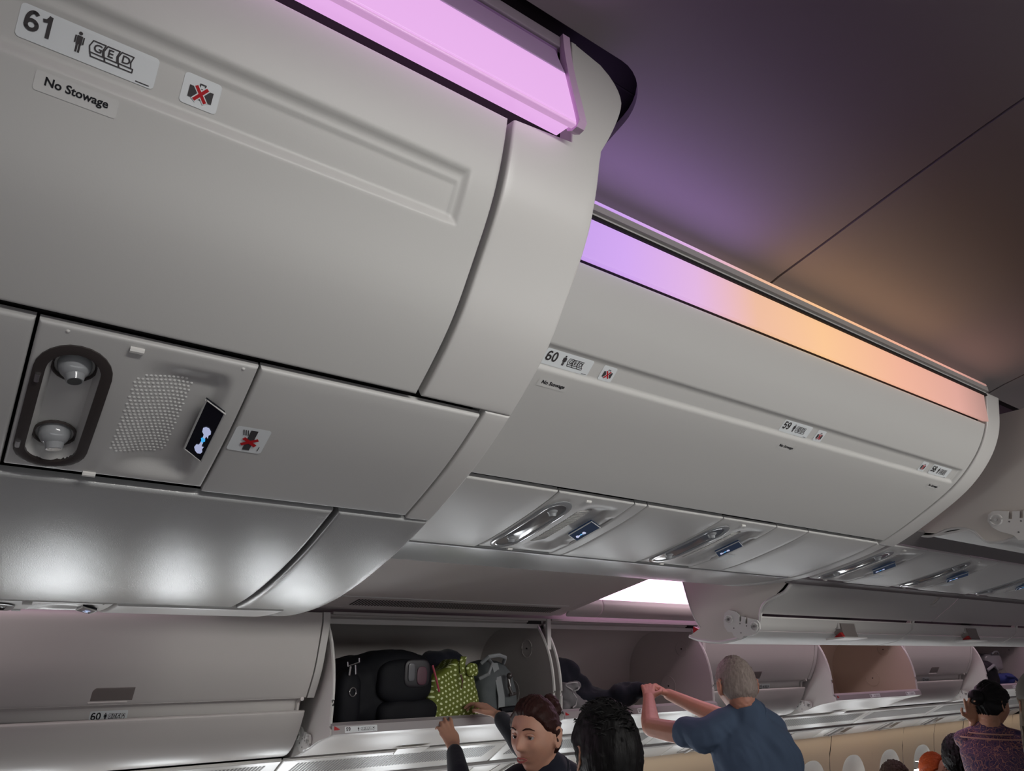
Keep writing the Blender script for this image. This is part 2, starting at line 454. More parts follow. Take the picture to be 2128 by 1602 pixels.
for a, b in zip(EDG, EDG[1:]):
    wins = [x for x in WX if a+.19 <= x <= b-.19]
    V, F = [], []
    a2, b2 = a+.003, b-.003
    cuts = [a2]+[(p+q)/2 for p, q in zip(wins, wins[1:])]+[b2]
    for cx, ca, cb in zip(wins, cuts, cuts[1:]):
        n0 = len(V); cz = .80
        z0, z1 = .02, 1.232
        outer = []
        for k in range(NA):
            ex, ez = ell(cx, cz, .187, .265, k)
            an = math.atan2((ez-cz)/((z1-z0)/2), (ex-cx)/((cb-ca)/2)); c, s_ = math.cos(an), math.sin(an)
            q = 1/max(abs(c), abs(s_)); mx_ = (ca+cb)/2; mz_ = (z0+z1)/2
            outer.append([min(max(mx_+c*q*(cb-ca)/2, ca), cb), min(max(mz_+s_*q*(z1-z0)/2, z0), z1)])
        for qx in (ca, cb):
            for qz in (z0, z1):
                kk = min(range(NA), key=lambda k: math.hypot(outer[k][0]-qx, outer[k][1]-qz)); outer[kk] = [qx, qz]
        for ring in range(5):
            for k in range(NA):
                ex, ez = ell(cx, cz, .187, .265, k)
                ox, oz = outer[k]
                t = ring/4; x = ex+(ox-ex)*t; z = ez+(oz-ez)*t
                V.append(WP.p(x, s_of_z(z), -.004 if ring == 0 else 0))
        for ring in range(4):
            for k in range(NA): F.append((n0+ring*NA+k, n0+ring*NA+(k+1) % NA, n0+(ring+1)*NA+(k+1) % NA, n0+(ring+1)*NA+k))
    if V: obj('sidewall_panel', V, F, WALLM, wall)
PANE = mat('window_daylight', (0.8, 0.8, 0.8), 0.3, emit=(0.93, 0.97, 1.0), estr=17.0)
REVEAL = mat('window_reveal', (0.46, 0.44, 0.41), 0.4, 0.4)
SHADE = mat('window_shade', (0.45, 0.43, 0.40), 0.4, 0.4)
for cx in WX:
    wi += 1
    V, F = [], []
    for ring, (rx, rz, cz, dep) in enumerate([(.187,.265,.80,-.004),(.178,.256,.80,-.012),(.150,.215,.775,-.045),(.132,.180,.742,-.06),(.128,.175,.742,-.075)]):
        for k in range(NA):
            x, z = ell(cx, cz, rx, rz, k); V.append(WP.p(x, s_of_z(z), dep))
    for ring in range(4):
        for k in range(NA): F.append((ring*NA+k, ring*NA+(k+1) % NA, (ring+1)*NA+(k+1) % NA, (ring+1)*NA+k))
    w = struct('window_%d' % wi, V, F, REVEAL)
    P = [WP.p(*(lambda q: (q[0], s_of_z(q[1])))(ell(cx, .742, .127, .174, k)), -.078) for k in range(NA)]
    obj('pane', P, [tuple(range(NA))], PANE, w, False)
    P = [WP.p(*(lambda q: (q[0], s_of_z(min(max(q[1], .875), 1))))(ell(cx, .742, .126, .173, k)), -.074) for k in range(NA)]
    P = [WP.p(*(lambda q: (q[0], s_of_z(q[1])))(ell(cx, .742, .126, .173, k)), -.074) for k in range(4, 17)]
    obj('window_shade', P, [tuple(range(len(P)))], SHADE, w, False)

# ------------------------------------------------------------------ lamps of the mood lighting
def emit_ramp(name, stops, strength, x0, x1):
    m = bpy.data.materials.new(name); m.use_nodes = True; nt = m.node_tree
    b = nt.nodes['Principled BSDF']; b.inputs['Base Color'].default_value = (.12, .11, .12, 1); b.inputs['Roughness'].default_value = .3
    tc = nt.nodes.new('ShaderNodeTexCoord'); sx = nt.nodes.new('ShaderNodeSeparateXYZ'); mr = nt.nodes.new('ShaderNodeMapRange')
    mr.inputs['From Min'].default_value = x0; mr.inputs['From Max'].default_value = x1
    cr = nt.nodes.new('ShaderNodeValToRGB'); e = cr.color_ramp.elements
    while len(e) > 1: e.remove(e[-1])
    e[0].position = stops[0][0]; e[0].color = (*stops[0][1], 1)
    for p, c in stops[1:]: q = e.new(p); q.color = (*c, 1)
    nt.links.new(tc.outputs['Object'], sx.inputs[0]); nt.links.new(sx.outputs['X'], mr.inputs['Value'])
    nt.links.new(mr.outputs['Result'], cr.inputs['Fac']); nt.links.new(cr.outputs['Color'], b.inputs['Emission Color'])
    b.inputs['Emission Strength'].default_value = strength
    return m
PINK = mat('mood_pink_lilac', (.12, .1, .12), .3, emit=(.82, .44, .85), estr=.92)
GRAD = emit_ramp('mood_lilac_to_amber', [(0, (.46, .27, .76)), (.14, (.62, .36, .86)), (.25, (.74, .44, .74)), (.36, (.84, .48, .32)), (.50, (.95, .55, .27)), (.70, (.86, .43, .29)), (.88, (.72, .36, .29)), (1, (.38, .21, .18))], .95, .65, 2.62)
COVE = mat('mood_pink_white', (.4, .35, .4), .3, emit=(1.0, .60, .88), estr=2.6)
# ------------------------------------------------------------------ service unit (reading lights, speaker, sign)
def pathloop(cx, cy, hw, y0, y1, n=12):
    """stadium outline, long way along the second axis"""
    P = []
    for k in range(n+1): a = math.pi*k/n; P.append((cx+hw*math.cos(a), y1-hw+hw*math.sin(a)))
    for k in range(1, 10): P.append((cx-hw, y1-hw+(y0-y1+2*hw)*k/10))
    for k in range(n+1): a = math.pi+math.pi*k/n; P.append((cx+hw*math.cos(a), y0+hw+hw*math.sin(a)))
    for k in range(1, 10): P.append((cx+hw, y0+hw-(y0-y1+2*hw)*k/10))
    return P
SCREENF = mat('screen_navy', (.006, .010, .022), .7, .05, emit=(.008, .014, .03), estr=1.0)
ICON_B = mat('sign_blue', (.02, .2, .5), .4, emit=(.05, .38, .75), estr=.9)
ICON_W = mat('sign_white', (.3, .32, .45), .4, emit=(.38, .42, .62), estr=.8)
def service_unit(pr, x0, x1, s0, s1, label, big, white=False, lens_lit=False, group=None):
    W, Hh = x1-x0, s1-s0
    root = thing('passenger_service_unit', label, 'service unit', pr.p((x0+x1)/2, (s0+s1)/2, -.02), group)
    kx = W/.25; ks = Hh/.26
    X = lambda u: x0+u*kx            # u in the .25 x .26 layout of the near unit
    S = lambda v: s0+v*ks
    pm = PSUW if white else PSUM
    ocx, ohw, ov0, ov1 = .047, .0375, .028, .247
    def disp(x, t):
        u, v = (x-x0)/kx, (t-s0)/ks
        h = 0.0
        # oval well with the lamps
        cy = min(max(v, ov0+ohw), ov1-ohw); d = math.hypot(u-ocx, v-cy)-(ohw-.009)
        if d < 0: h -= .016*min(1, -d/.006)
        # scooped field with speaker and sign, deepening towards the sign
        a = (u-.105)/.125; bx = (v-.018)/.235
        if 0 < a < 1 and 0 < bx < 1:
            e = min(a/.55, 1)
            e2 = min((1-a)*.125/.022, 1); e3 = min(bx*.235/.035, (1-bx)*.235/.035, 1)
            sm = lambda q: q*q*(3-2*q)
            h -= .013*sm(e)*sm(e2)*sm(e3)
        if not big and .186 < u < .25 and .06 < v < .2: h = min(h, -.004)
        return h
    n = 70 if big else 36
    obj('panel', *panel(pr, x0, x1, s0, s1, 0, .012, .004, n, n, disp), pm, root)
    # bezel
    O = pathloop(ocx, 0, ohw+.0045, ov0-.0045, ov1+.0045); I = pathloop(ocx, 0, ohw-.0085, ov0+.0085, ov1-.0085)
    mid = pathloop(ocx, 0, ohw-.002, ov0+.002, ov1-.002)
    V, F = [], []
    for ring, h in ((O, .0005), (O, .003), (mid, .0045), (I, .003), (I, -.010)):
        V += [pr.p(X(u), S(v), h) for u, v in ring]
    m = len(O)
    for r_ in range(4):
        for k in range(m): F.append((r_*m+k, r_*m+(k+1) % m, (r_+1)*m+(k+1) % m, (r_+1)*m+k))
    bz = obj('lamp_bezel', V, F, BEZEL if big else LENSG, root)
    if big:
        for (u, v) in ((.012, .080), (.010, .205)):
            b = MB(); b.tube([pr.p(X(u), S(v-.006), .0045), pr.p(X(u), S(v+.006), .0045)], .003, 8); b.build('button', METAL, bz)
    else:
        # clear smoked cover over the lamps
        L = pathloop(ocx, 0, ohw-.0085, ov0+.0085, ov1-.0085)
        V = [pr.p(X(u), S(v), .001) for u, v in L]; V.append(pr.p(X(ocx), S(.137), .004))
        F = [(k, (k+1) % len(L), len(L)) for k in range(len(L))]
        obj('lamp_cover', V, F, SMOKE, root)
    # two swivel lamps
    for i, v in enumerate((.066, .196)):
        c = pr.p(X(ocx), S(v), -.014 if big else -.012)
        ring = MB(); rr = .024
        pts = [pr.p(X(ocx+rr*math.cos(2*math.pi*k/20)), S(v+rr*math.sin(2*math.pi*k/20)), -.013) for k in range(20)]
        ring.tube(pts, .0022, 6, True)
        lamp = MB(); lamp.sphere(c, .019, 18, 12)
        nrm = (pr.p(X(ocx), S(v), .01)-pr.p(X(ocx), S(v), 0)).normalized()
        tilt = (nrm + Vector((.15, 0, 0)) + (pr.p(0, S(v)+.01)-pr.p(0, S(v))).normalized()*.35).normalized()
        lo = lamp.build('swivel_lamp', LENSG, root)
        ring.build('socket_ring', BEZEL if big else GREYD, lo)
        ax = tilt.cross(Vector((1, 0, 0))).normalized(); bx = tilt.cross(ax)
        e = MB(); e.tube([c+tilt*.015, c+tilt*.023], [.0115, .0095], 16); e.build('nozzle', LENSG, lo)
        e = MB(); e.tube([c+tilt*.0225, c+tilt*.0236], [.0078, .0078], 14); e.build('lens', DARK if i == 0 else LENSG, lo)
    # speaker perforations
    if big:
        V, F = [], []; nu, nv = 13, 24
        for i in range(nu):
            for j in range(nv):
                u = .114+.064*i/(nu-1)+(.0025 if j % 2 else 0); v = .050+.150*j/(nv-1)
                # rounded corners
                du = max(abs(u-.147)-.023, 0); dv = max(abs(v-.125)-.063, 0)
                if math.hypot(du, dv) > .0125: continue
                h = disp(X(u), S(v))+.0006; r_ = .0020; n0 = len(V)
                for k in range(6): V.append(pr.p(X(u)+r_*math.cos(k*math.pi/3), S(v)+r_*math.sin(k*math.pi/3), h))
                V.append(pr.p(X(u), S(v), h+.0008))
                F += [(n0+k, n0+(k+1) % 6, n0+6) for k in range(6)]
        obj('speaker_grille', V, F, mat('perforation_light', (.85, .85, .82), .4), root)
    else:
        b = MB()
        for j in range(22):
            v = .055+.145*j/21; w = .045
            h = disp(X(.14), S(v))+.002
            b.tube([pr.p(X(.115), S(v), disp(X(.115), S(v))+.001), pr.p(X(.168), S(v), disp(X(.168), S(v))+.001)], .0018, 4)
        b.build('speaker_grille', pm, root)
    # sign
    if big: C4 = [(.2035, .071), (.2315, .084), (.2310, .188), (.2030, .172)]
    else: C4 = [(.190, .078), (.245, .098), (.245, .170), (.190, .148)]
    hh = .006 if big else .0045
    Pt = [pr.p(X(u), S(v), (-.006 if big and u < .21 else 0)+hh) for u, v in C4]
    nrm = (pr.p(X(.2), S(.13), .01)-pr.p(X(.2), S(.13), 0)).normalized()
    sc = obj('sign_screen', Pt+[p-nrm*.006 for p in Pt], [(0, 1, 2, 3), (0, 4, 5, 1), (1, 5, 6, 2), (2, 6, 7, 3), (3, 7, 4, 0)], SCREEN if big else SCREENF, root, False)
    fr = MB(); fr.tube([p-nrm*.0005 for p in Pt], .0016, 6, True); fr.build('sign_frame', pm, root)
    def onscreen(a, b_):  # a across, b along
        p = (Pt[0]*(1-a)+Pt[1]*a)*(1-b_)+(Pt[3]*(1-a)+Pt[2]*a)*b_
        return p+nrm*.0008
    hand = [(-.9,-.5),(-.5,-.95),(.1,-.8),(.35,-.3),(.95,-.22),(.95,.22),(.35,.3),(.5,.75),(.0,.62),(-.35,.9),(-.8,.7),(-1.05,.1)]
    for sgn, cb in ((1, .50), (-1, .79)):
        P = [onscreen(.60+(.24 if big else .17)*q, (cb if big else .57+(cb-.5)*.8)+sgn*(.115 if big else .085)*p) for p, q in hand]
        obj('sign_hand', P, [tuple(range(len(P)))], ICON_W, sc, False)
    P = [onscreen(.60+(.12 if big else .09)*q, (.645 if big else .686)+.05*p) for p, q in ((-1,-.6),(-.3,-1),(.2,-.5),(1,-.5),(1,.6),(.2,.5),(-.2,1),(-1,.7))]
    obj('sign_buckle', P, [tuple(range(len(P)))], ICON_B, sc, False)
    # latches and screw caps
    for u, v in ((.105, .013), (.100, .258)):
        b = MB(); b.tube([pr.p(X(u-.008), S(v), .001), pr.p(X(u+.008), S(v), .001)], .0042, 8); b.build('latch_tab', PSUW, root)
    if big:
        for u in (.030, .232):
            b = MB(); b.sphere(pr.p(X(u), S(.007), -.001), .0026, 8, 6); b.build('screw_cap', PSUW, root)
    return root
def blank_panel(pr, x0, x1, s0, s1, label, m=None, name='blank_panel', cat='panel', r=.005, group=None, h=0, nx=8, ns=14):
    root = thing(name, label, cat, pr.p((x0+x1)/2, (s0+s1)/2, -.02), group)
    obj('panel', *panel(pr, x0, x1, s0, s1, h, .014, r, nx, ns), m or PSUM, root)
    return root
def channel(c0, c1, s0, s1, depth, e):
    """recess between x=c0..c1, s0..s1 with eased edges"""
    sm = lambda q: q*q*(3-2*q)
    def f(x, t):
        d = min(x-c0, c1-x, t-s0, s1-t)
        return -depth*sm(min(max(d/e, 0), 1))
    return f

# ================================================================== the big unit at row 61
fr = struct('gap_backing_1', *panel(FP, XA, .63, .0, 1.95, -.034, .02, .002, 4, 60), DARK)  # backing behind the panels, coloured near-black so their gaps look shaded
# door panel
dr = thing('locked_bin', 'large grey locked overhead bin numbered 61, nearest the camera', 'overhead bin', FP.p(-.6, .66, -.03))
ch = channel(-3, .432, .318, .398, .007, .012); ch2 = channel(-3, .418, .340, .410, .0025, .004)
def dch(x, t): return ch(x, t)+ch2(x, t)*(1 if t < .385 else max(0, 1-(t-.385)/.012))
SS = edgelines(.222, .654, .004, 130); V2 = []; F2 = []
XX = [-2.0, -1.0, -.2, .1, .25, .34]+lin(.36, .470, 44)+[.471, .4725, .4735, .474]
for t in SS:
    for x in XX:
        d = min(t-.222, .654-t, .474-x)
        V2.append(FP.p(x, t, rnd(d, .004)+dch(x, t)))
n = len(XX)
for j in range(len(SS)-1):
    for i in range(n-1): F2.append((j*n+i, j*n+i+1, (j+1)*n+i+1, (j+1)*n+i))
b0 = len(V2)
for t in SS: V2.append(FP.p(.474, t, -.016))
for j in range(len(SS)-1): F2.append(((j+1)*n-1, (j+2)*n-1, b0+j+1, b0+j))
obj('panel', V2, F2, PLASTIC, dr)
HC = -.0093
placard(FP, -.081, .3785, .125, .034, '61', 'GED', dr, HC+.0007)
luggage_sticker(FP, .070, .3785, .039, .034, dr, HC+.0007)
no_stowage(FP, -.057, .422, .0745, .0195, dr)
# end panel, flaring out under the ceiling
def capx1(t):
    if t < .02: return .60
    if t < .085: q = (t-.02)/.065; return .60+.098*math.sqrt(max(0, 1-(1-q)**2))
    if t < .20: return .698-.048*((t-.085)/.115)**1.3
    return .65
cap = thing('end_panel', 'curved pale end panel of the big row 61 unit, rising to the ceiling', 'panel', FP.p(.56, 1.0, -.03))
obj('panel', *panel(FP, .484, .65, .015, .656, 0, .03, .005, 14, 60, None, x1f=capx1, x0f=lambda t: .484 if t > .215 else .59), TRIM, cap)
obj('lower_panel', *panel(FP, .601, .65, .656, .945, 0, .03, .004, 6, 24), TRIM, cap)
obj('belly_end', *panel(FP, .476, .65, .95, 1.93, 0, .03, .005, 14, 60), BELLY, cap)
sd = MB()
o_ = [tuple(FP.p(0, t, -.014))[1:] for t in lin(.03, 2.0, 60)]
V, F = sweep([(y, z) for y, z in o_]+[(2.2, 2.50), (1.6, 2.72), (.72, 2.74)], .60, .634, True, True); sd.add(V, F)
sd.build('end_wall', TRIM, cap)
# mood light cover
ml = thing('mood_light', 'glowing pink mood light cover above the locked bin 61', 'light', FP.p(-.4, .1, .0))
def bulge(x, t):
    q = max(0, (t-.022)/.188)
    return .004+.040*q**1.6
obj('diffuser', *panel(FP, XA+.02, .563, .108, .208, 0, .004, .003, 4, 20, bulge), PINK, ml)
obj('reflector', *panel(FP, XA+.02, .563, .045, .1075, 0, .004, .003, 4, 12, lambda x, t: bulge(x, t)-.012*(1-((t-.045)/.0625))), mat('reflector_lilac', (.55, .37, .62), .35), ml)
obj('upper_strip', *panel(FP, XA+.02, .585, .022, .043, .0, .01, .002, 4, 4), mat('lilac_plastic', (.34, .28, .34), .35), ml)
obj('lower_lip', *panel(FP, XA+.02, .563, .2085, .2135, .043, .012, .002, 4, 4), mat('lip_pink', (.6, .4, .6), .25, emit=(.75, .38, .74), estr=.6), ml)
pts = [(t, bulge(0, t)+.003) for t in lin(.022, .205, 14)]+[(.213, .040), (.215, .030), (.210, .018), (.19, .008), (.022, -.002)]
V = [FP.p(x, t, h) for x in (.566, .580) for t, h in pts]; n = len(pts)
obj('end_bracket', V, [tuple(range(n)), tuple(reversed(range(n, 2*n)))]+[(i, (i+1) % n, n+(i+1) % n, n+i) for i in range(n)], mat('bracket_pink', (.62, .42, .62), .3), ml)

# service strip of row 61
service_unit(FP, -.004, .244, .667, .925, 'large grey service unit with speaker and oval lamp well, nearest the camera', True)
bp = blank_panel(FP, .247, .597, .667, .937, 'plain grey service panel with no-smoking sticker')
st = Print().rrect(0, 0, .049, .052, .005).put('no_smoking_sticker', FP, .2495, .824, .0007, WHITE, bp)
st['label'] = 'white no-smoking sticker'
Print().line([(.026, .008), (.026, .044)], .010).put('cigarette', FP, .2495, .824, .0012, INK, st)
Print().line([(.020, .036), (.017, .046)], .0013).line([(.017, .036), (.014, .046)], .0013).line([(.014, .036), (.011, .046)], .0013).put('smoke', FP, .2495, .824, .0012, INK, st)
Print().line([(.017, .017), (.035, .029)], .0055).line([(.017, .029), (.035, .017)], .0055).put('red_cross', FP, .2495, .824, .0016, INKR, st)
Print().rect(.042, .006, .043, .016).put('part_mark', FP, .2495, .824, .0012, INK, st)
blank_panel(FP, -.60, -.0075, .667, .937, 'plain grey service panel at the left edge beside the oval lamp well')
# belly
blank_panel(FP, -1.6, .466, .949, 1.498, 'wide satin grey belly panel catching bright window reflections', BELLY, 'belly_panel', r=.007, ns=50)
# service strip facing the far aisle
service_unit(FP, -.02, .235, 1.505, 1.76, 'slim service unit seen edge-on under the belly, left edge', True, True)
blank_panel(FP, .24, .585, 1.505, 1.76, 'white service panel edge-on along the bottom of the belly', PSUW, h=.003)

# ================================================================== the unit of rows 60 to 58
struct('gap_backing_2', *panel(BP, .64, 2.68, 0.0, 1.42, -.03, .02, .002, 4, 60), DARK)  # same near-black backing, giving this unit's panel gaps their shade
dr2 = thing('locked_bin', 'long grey locked overhead bin front numbered 60, 59 and 58', 'overhead bin', BP.p(1.6, .4, -.03))
ca = channel(.2, 2.578, .292, .352, .006, .010); cb = channel(.2, 2.565, .302, .36, .002, .003)
def d2(x, t): return ca(x, t)+cb(x, t)*(1 if t < .342 else max(0, 1-(t-.342)/.01))
SS = edgelines(.124, .668, .004, 150); V2 = []; F2 = []
XX = [.655, 1.2, 2.0, 2.50]+lin(2.51, 2.594, 30)+[2.596, 2.598]
for t in SS:
    for x in XX:
        d = min(t-.124, .668-t, 2.598-x)
        V2.append(BP.p(x, t, rnd(d, .004)+d2(x, t)))
n = len(XX)
for j in range(len(SS)-1):
    for i in range(n-1): F2.append((j*n+i, j*n+i+1, (j+1)*n+i+1, (j+1)*n+i))
obj('panel', V2, F2, PLASTIC, dr2)
H2 = -.0078
for num, px, lx in (('60', .818, .971), ('59', 1.607, 1.759), ('58', 2.405, 2.338)):
    placard(BP, px, .342, .124, .037, num, 'GED', dr2, H2+.0007)
    luggage_sticker(BP, lx, .342, .038, .036, dr2, H2+.0007)
for x in (.832, 1.633, 2.445): no_stowage(BP, x, .389, .078, .020, dr2)
ml2 = thing('mood_light', 'glowing mood light strip, lilac turning amber, above locked bins 60 to 58', 'light', (0, .89, 2.56))
def bul2(x, t): q = max(0, (t-.03)/.09); return .002+.012*q**1.5
obj('diffuser', *panel(BP, .655, 2.59, .028, .118, 0, .004, .003, 40, 14, bul2), GRAD, ml2)
obj('upper_rail', *panel(BP, .655, 2.60, .016, .027, .004, .01, .002, 4, 4), TRIM, ml2)
cap2 = thing('end_panel', 'pale curved end trim of the unit numbered 60 to 58', 'panel', BP.p(2.66, .5, -.03))
obj('trim', *panel(BP, 2.603, 2.70, .015, .69, .004, .03, .006, 8, 50), TRIM, cap2)
obj('lower_trim', *panel(BP, 2.595, 2.66, .69, 1.40, .002, .03, .005, 8, 50), PSUM, cap2)
V, F = sweep([tuple(BP.p(0, t, -.012))[1:] for t in lin(.03, 1.45, 50)]+[(2.1, 2.5), (1.6, 2.62), (.92, 2.655)], 2.64, 2.66, True, True)
obj('end_wall', V, F, CREAM, cap2)
G = 'service units under the centre bins'
service_unit(BP, 1.108, 1.365, .686, 1.052, 'service unit with lit sign below the row 60 sticker', False)
service_unit(BP, 1.735, 1.99, .686, 1.052, 'service unit with lit sign and a small white sticker beside it, under row 59', False)
for x0, x1, lb in ((.66, 1.104, 'grey service panel left of the row 60 service unit'), (1.369, 1.414, 'narrow filler panel right of the row 60 service unit'),
                   (1.418, 1.731, 'grey service panel between the units of rows 60 and 59'), (1.994, 2.162, 'grey service panel right of the row 59 service unit'),
                   (2.166, 2.592, 'grey service panel beside the end trim under row 58')):
    bpn = blank_panel(BP, x0, x1, .686, 1.068, lb, name='blank_panel')
    if x0 == 1.994: Print().rrect(0, 0, .05, .05, .004).put('small_sticker', BP, 2.005, .955, .0007, WHITE, bpn)
blank_panel(BP, .66, 2.592, 1.074, 1.40, 'satin grey belly panel running under rows 60 to 58', BELLY, 'belly_panel', r=.006, ns=40)
# rails between mood light and ceiling
rl = thing('ceiling_rail', 'grey double rail between ceiling and the lilac-to-amber strip', 'rail', (0, .9, 2.66))
obj('grey_rail', *sweep([(.866, 2.664), (.888, 2.664), (.888, 2.677), (.866, 2.679)], .66, 2.60), RAIL, rl)
obj('thin_glow', *sweep([(.867, 2.683), (.892, 2.683), (.892, 2.690), (.869, 2.690)], .66, 2.60), GRAD, rl)
obj('slot', *sweep([(.872, 2.650), (.93, 2.650), (.93, 2.70), (.885, 2.70)], .655, 2.60), DARK, rl)
m = MB(); m.tube([(1.36+.01*i, .886, 2.690-.007*math.exp(-((i-7)/4)**2)-.008*math.exp(-((i-28)/4)**2)) for i in range(38)], .006, 6); m.build('loose_seal', TRIM, rl)
# ================================================================== centre bins ahead (opened)
service_unit(BP, 2.70, 2.965, .686, 1.052, 'service unit with lit sign just beyond the pale end trim', False)
service_unit(BP, 3.34, 3.60, .686, 1.052, 'service unit with lit sign, second beyond the end trim', False)
service_unit(BP, 4.10, 4.36, .686, 1.052, 'service unit with lit sign cut by the right edge of the picture', False)
for x0, x1, lb in ((2.97, 3.336, 'grey service panel between the two lit signs beyond the end trim'), (3.605, 4.095, 'grey service panel right of the second sign beyond the end trim'),
                   (4.365, 5.4, 'grey service panel farthest along the centre bins')):
    bpn = blank_panel(BP, x0, x1, .686, 1.068, lb)
    if x0 < 4: Print().rrect(0, 0, .07, .04, .004).rect(.01, .017, .06, .021).put('small_sticker', BP, x0+.03, .975, .0007, WHITE, bpn)
# rails on both sides of the service strip
def bar(name, label, pts, x0, x1, m, cat='rail'):
    o = thing(name, label, cat, (x0, pts[0][0], pts[0][1])); obj('bar', *sweep(pts, x0, x1), m, o); return o
q0, q1 = BP.at(.672), BP.at(.60)
bar('bin_rail', 'dark rail between the near open bin and the service units', [(1.31, 2.222), (1.245, 2.262), (1.25, 2.272), (1.315, 2.232)], 2.70, 6.0, GREYD)
bar('bin_rail', 'grey rail along the far edge of the service units', [(1.695, 2.122), (1.765, 2.112), (1.765, 2.125), (1.695, 2.135)], 2.66, 7.0, GREYD)
# far-side bucket of the open centre bin
def plate(name, outline, x, th, m, parent):
    V, F = sweep(outline, x, x+th, True, True); return obj(name, V, F, m, parent)
def smooth2(pts, n=5): return [tuple(v) for v in crspline(pts, n)]
far_edge = smooth2([(2.345,2.20),(2.332,2.152),(2.311,2.073),(2.285,2.001),(2.252,1.952)], 4)
notch = [(2.287,1.934),(2.323,1.918)]
bottom = smooth2([(2.323,1.916),(2.271,1.901),(2.167,1.890),(2.094,1.897),(2.027,1.912),(1.961,1.949),(1.939,1.968),(1.929,2.000),(1.908,2.036),(1.864,2.059),(1.807,2.077),(1.781,2.096),(1.768,2.109)], 4)
def bracket(parent, x, cy, cz, L, rot, side=-1, name='hinge_bracket'):
    """hinge plate: two round ends, two slots in the upper edge, bolts"""
    o2 = [(-.5,-.06),(-.49,.06),(-.42,.13),(-.33,.145),(-.17,.15),(-.17,.02),(-.11,.02),(-.11,.16),(0,.17),(0,.05),(.06,.05),(.06,.18),(.17,.26),(.36,.27),(.47,.18),(.5,.02),(.47,-.12),(.38,-.22),(.25,-.22),(.2,-.30),(.0,-.34),(-.08,-.26),(-.3,-.22),(-.42,-.16)]
    c, s_ = math.cos(R(rot)), math.sin(R(rot))
    W = lambda u, v: (cy+side*(-(u*c-v*s_))*L, cz+(u*s_+v*c)*L)
    P = [W(u, v) for u, v in o2]
    b = plate(name, P, x, .008, BRKT, parent)
    b['label'] = 'white hinge bracket'
    for u, v in ((-.36, -.02), (.34, .06)):
        m = MB(); pts = [Vector((x-.0015, *W(u+.095*math.cos(a), v+.095*math.sin(a)))) for a in [2*math.pi*k/16 for k in range(16)]]
        m.tube(pts, .0035, 5, True); m.build('boss', BRKT, b)
        m = MB(); m.tube([(x-.006, *W(u, v)), (x+.001, *W(u, v))], .0055, 10); m.build('bolt', METAL, b)
    for u, v in ((-.15, -.03), (.03, .0), (.0, -.2), (.2, -.12)):
        m = MB(); m.tube([(x-.001, *W(u, v)), (x+.002, *W(u, v))], .003, 8); m.build('hole', GREYD, b)
    return b
def outer_skin(x0, x1):
    return bottom[:]
for k, (x0, x1, lb) in enumerate(((2.70, 3.985, 'open centre bin with curved pale cheek and hinge bracket, over the far aisle'), (3.995, 5.28, 'open centre bin behind the first one, with latch, at the right edge'), (5.29, 6.6, 'third open centre bin, farthest, only its underside near the right edge'))):
    t = thing('overhead_bin', lb, 'overhead bin', (x0, 2.1, 1.9))
    out = far_edge+notch+bottom
    plate('cheek', [(1.80, 2.19)]+[(2.2, 2.22)]+out, x0, .012, CREAM, t)
    plate('cheek', [(1.80, 2.19)]+[(2.2, 2.22)]+out, x1-.012, .012, CREAM, t)
    # rounded edge of the cheek
    m = MB(); m.tube([(x0+.004, y, z) for y, z in far_edge], .006, 6); m.build('cheek_rim', TRIM, t)
    m = MB(); m.tube([(x0+.004, y, z) for y, z in bottom], .0075, 6); m.build('lower_rim', TRIM, t)
    # bucket skin: belly, flange
    low = smooth2([(2.323,1.916),(2.271,1.901),(2.167,1.890),(2.094,1.897),(2.027,1.912),(1.975,1.938)], 5)
    obj('bucket', *sheet(low, x0+.006, x1-.004, .008, 1), PLASTIC, t)
    obj('flange', *sheet([(1.972,1.940),(1.945,1.962),(1.936,1.985),(1.93,1.99)], x0+.006, x1-.004, .008, 1), PSUW, t)
    # latch
    lx = x0+.66
    h = MB().box((lx-.075, 1.931, 1.950), (lx+.075, 1.975, 1.985)); h.build('latch_recess', RAIL, t)
    hv = [(1.955, 1.912), (1.915, 1.915), (1.922, 1.94), (1.926, 1.972), (1.945, 1.982), (1.955, 1.955), (1.965, 1.93)]
    lt = obj('latch', *sweep(hv, lx-.058, lx+.058), HANDLE, t)
    lv = [(1.985, 1.9), (1.895, 1.908), (1.895, 1.914), (1.985, 1.908)]
    obj('paddle', *sweep(lv, lx-.10, lx+.10), TRIM, lt)
    obj('red_flag', *sweep([(1.955, 1.912), (1.910, 1.914), (1.922, 1.934)], lx-.080, lx-.060), REDP, lt)
    if k == 0:
        bracket(t, x0-.010, 2.022, 1.962, .185, 8)
        V, F = sweep([(2.295, 1.958), (2.262, 1.945), (2.27, 1.914), (2.30, 1.918)], x0+.001, x0+.02); obj('red_marker', V, F, REDP, t)
# fixed panels above the buckets
for x0, x1, lb in ((2.70, 4.19, 'sloping grey panel above the first open centre bin'), (4.20, 5.7, 'sloping grey panel above the second open centre bin')):
    pn = thing('fixed_panel', lb, 'panel', (x0, 1.85, 2.05))
    V, F = sheet([(1.766, 2.115), (1.80, 2.085), (1.925, 2.0)], x0, x1, .012, 1)
    # the left end leans like the cheek
    obj('panel', V, F, PLASTIC, pn)
obj_ = thing('bin_slot', 'dark slot behind the flange of the open centre bins', 'slot', (2.7, 1.95, 2.0))
obj('slot', *sweep([(1.935, 2.012), (1.96, 1.985), (2.0, 2.0), (1.96, 2.03)], 2.72, 6.5), DARK, obj_)
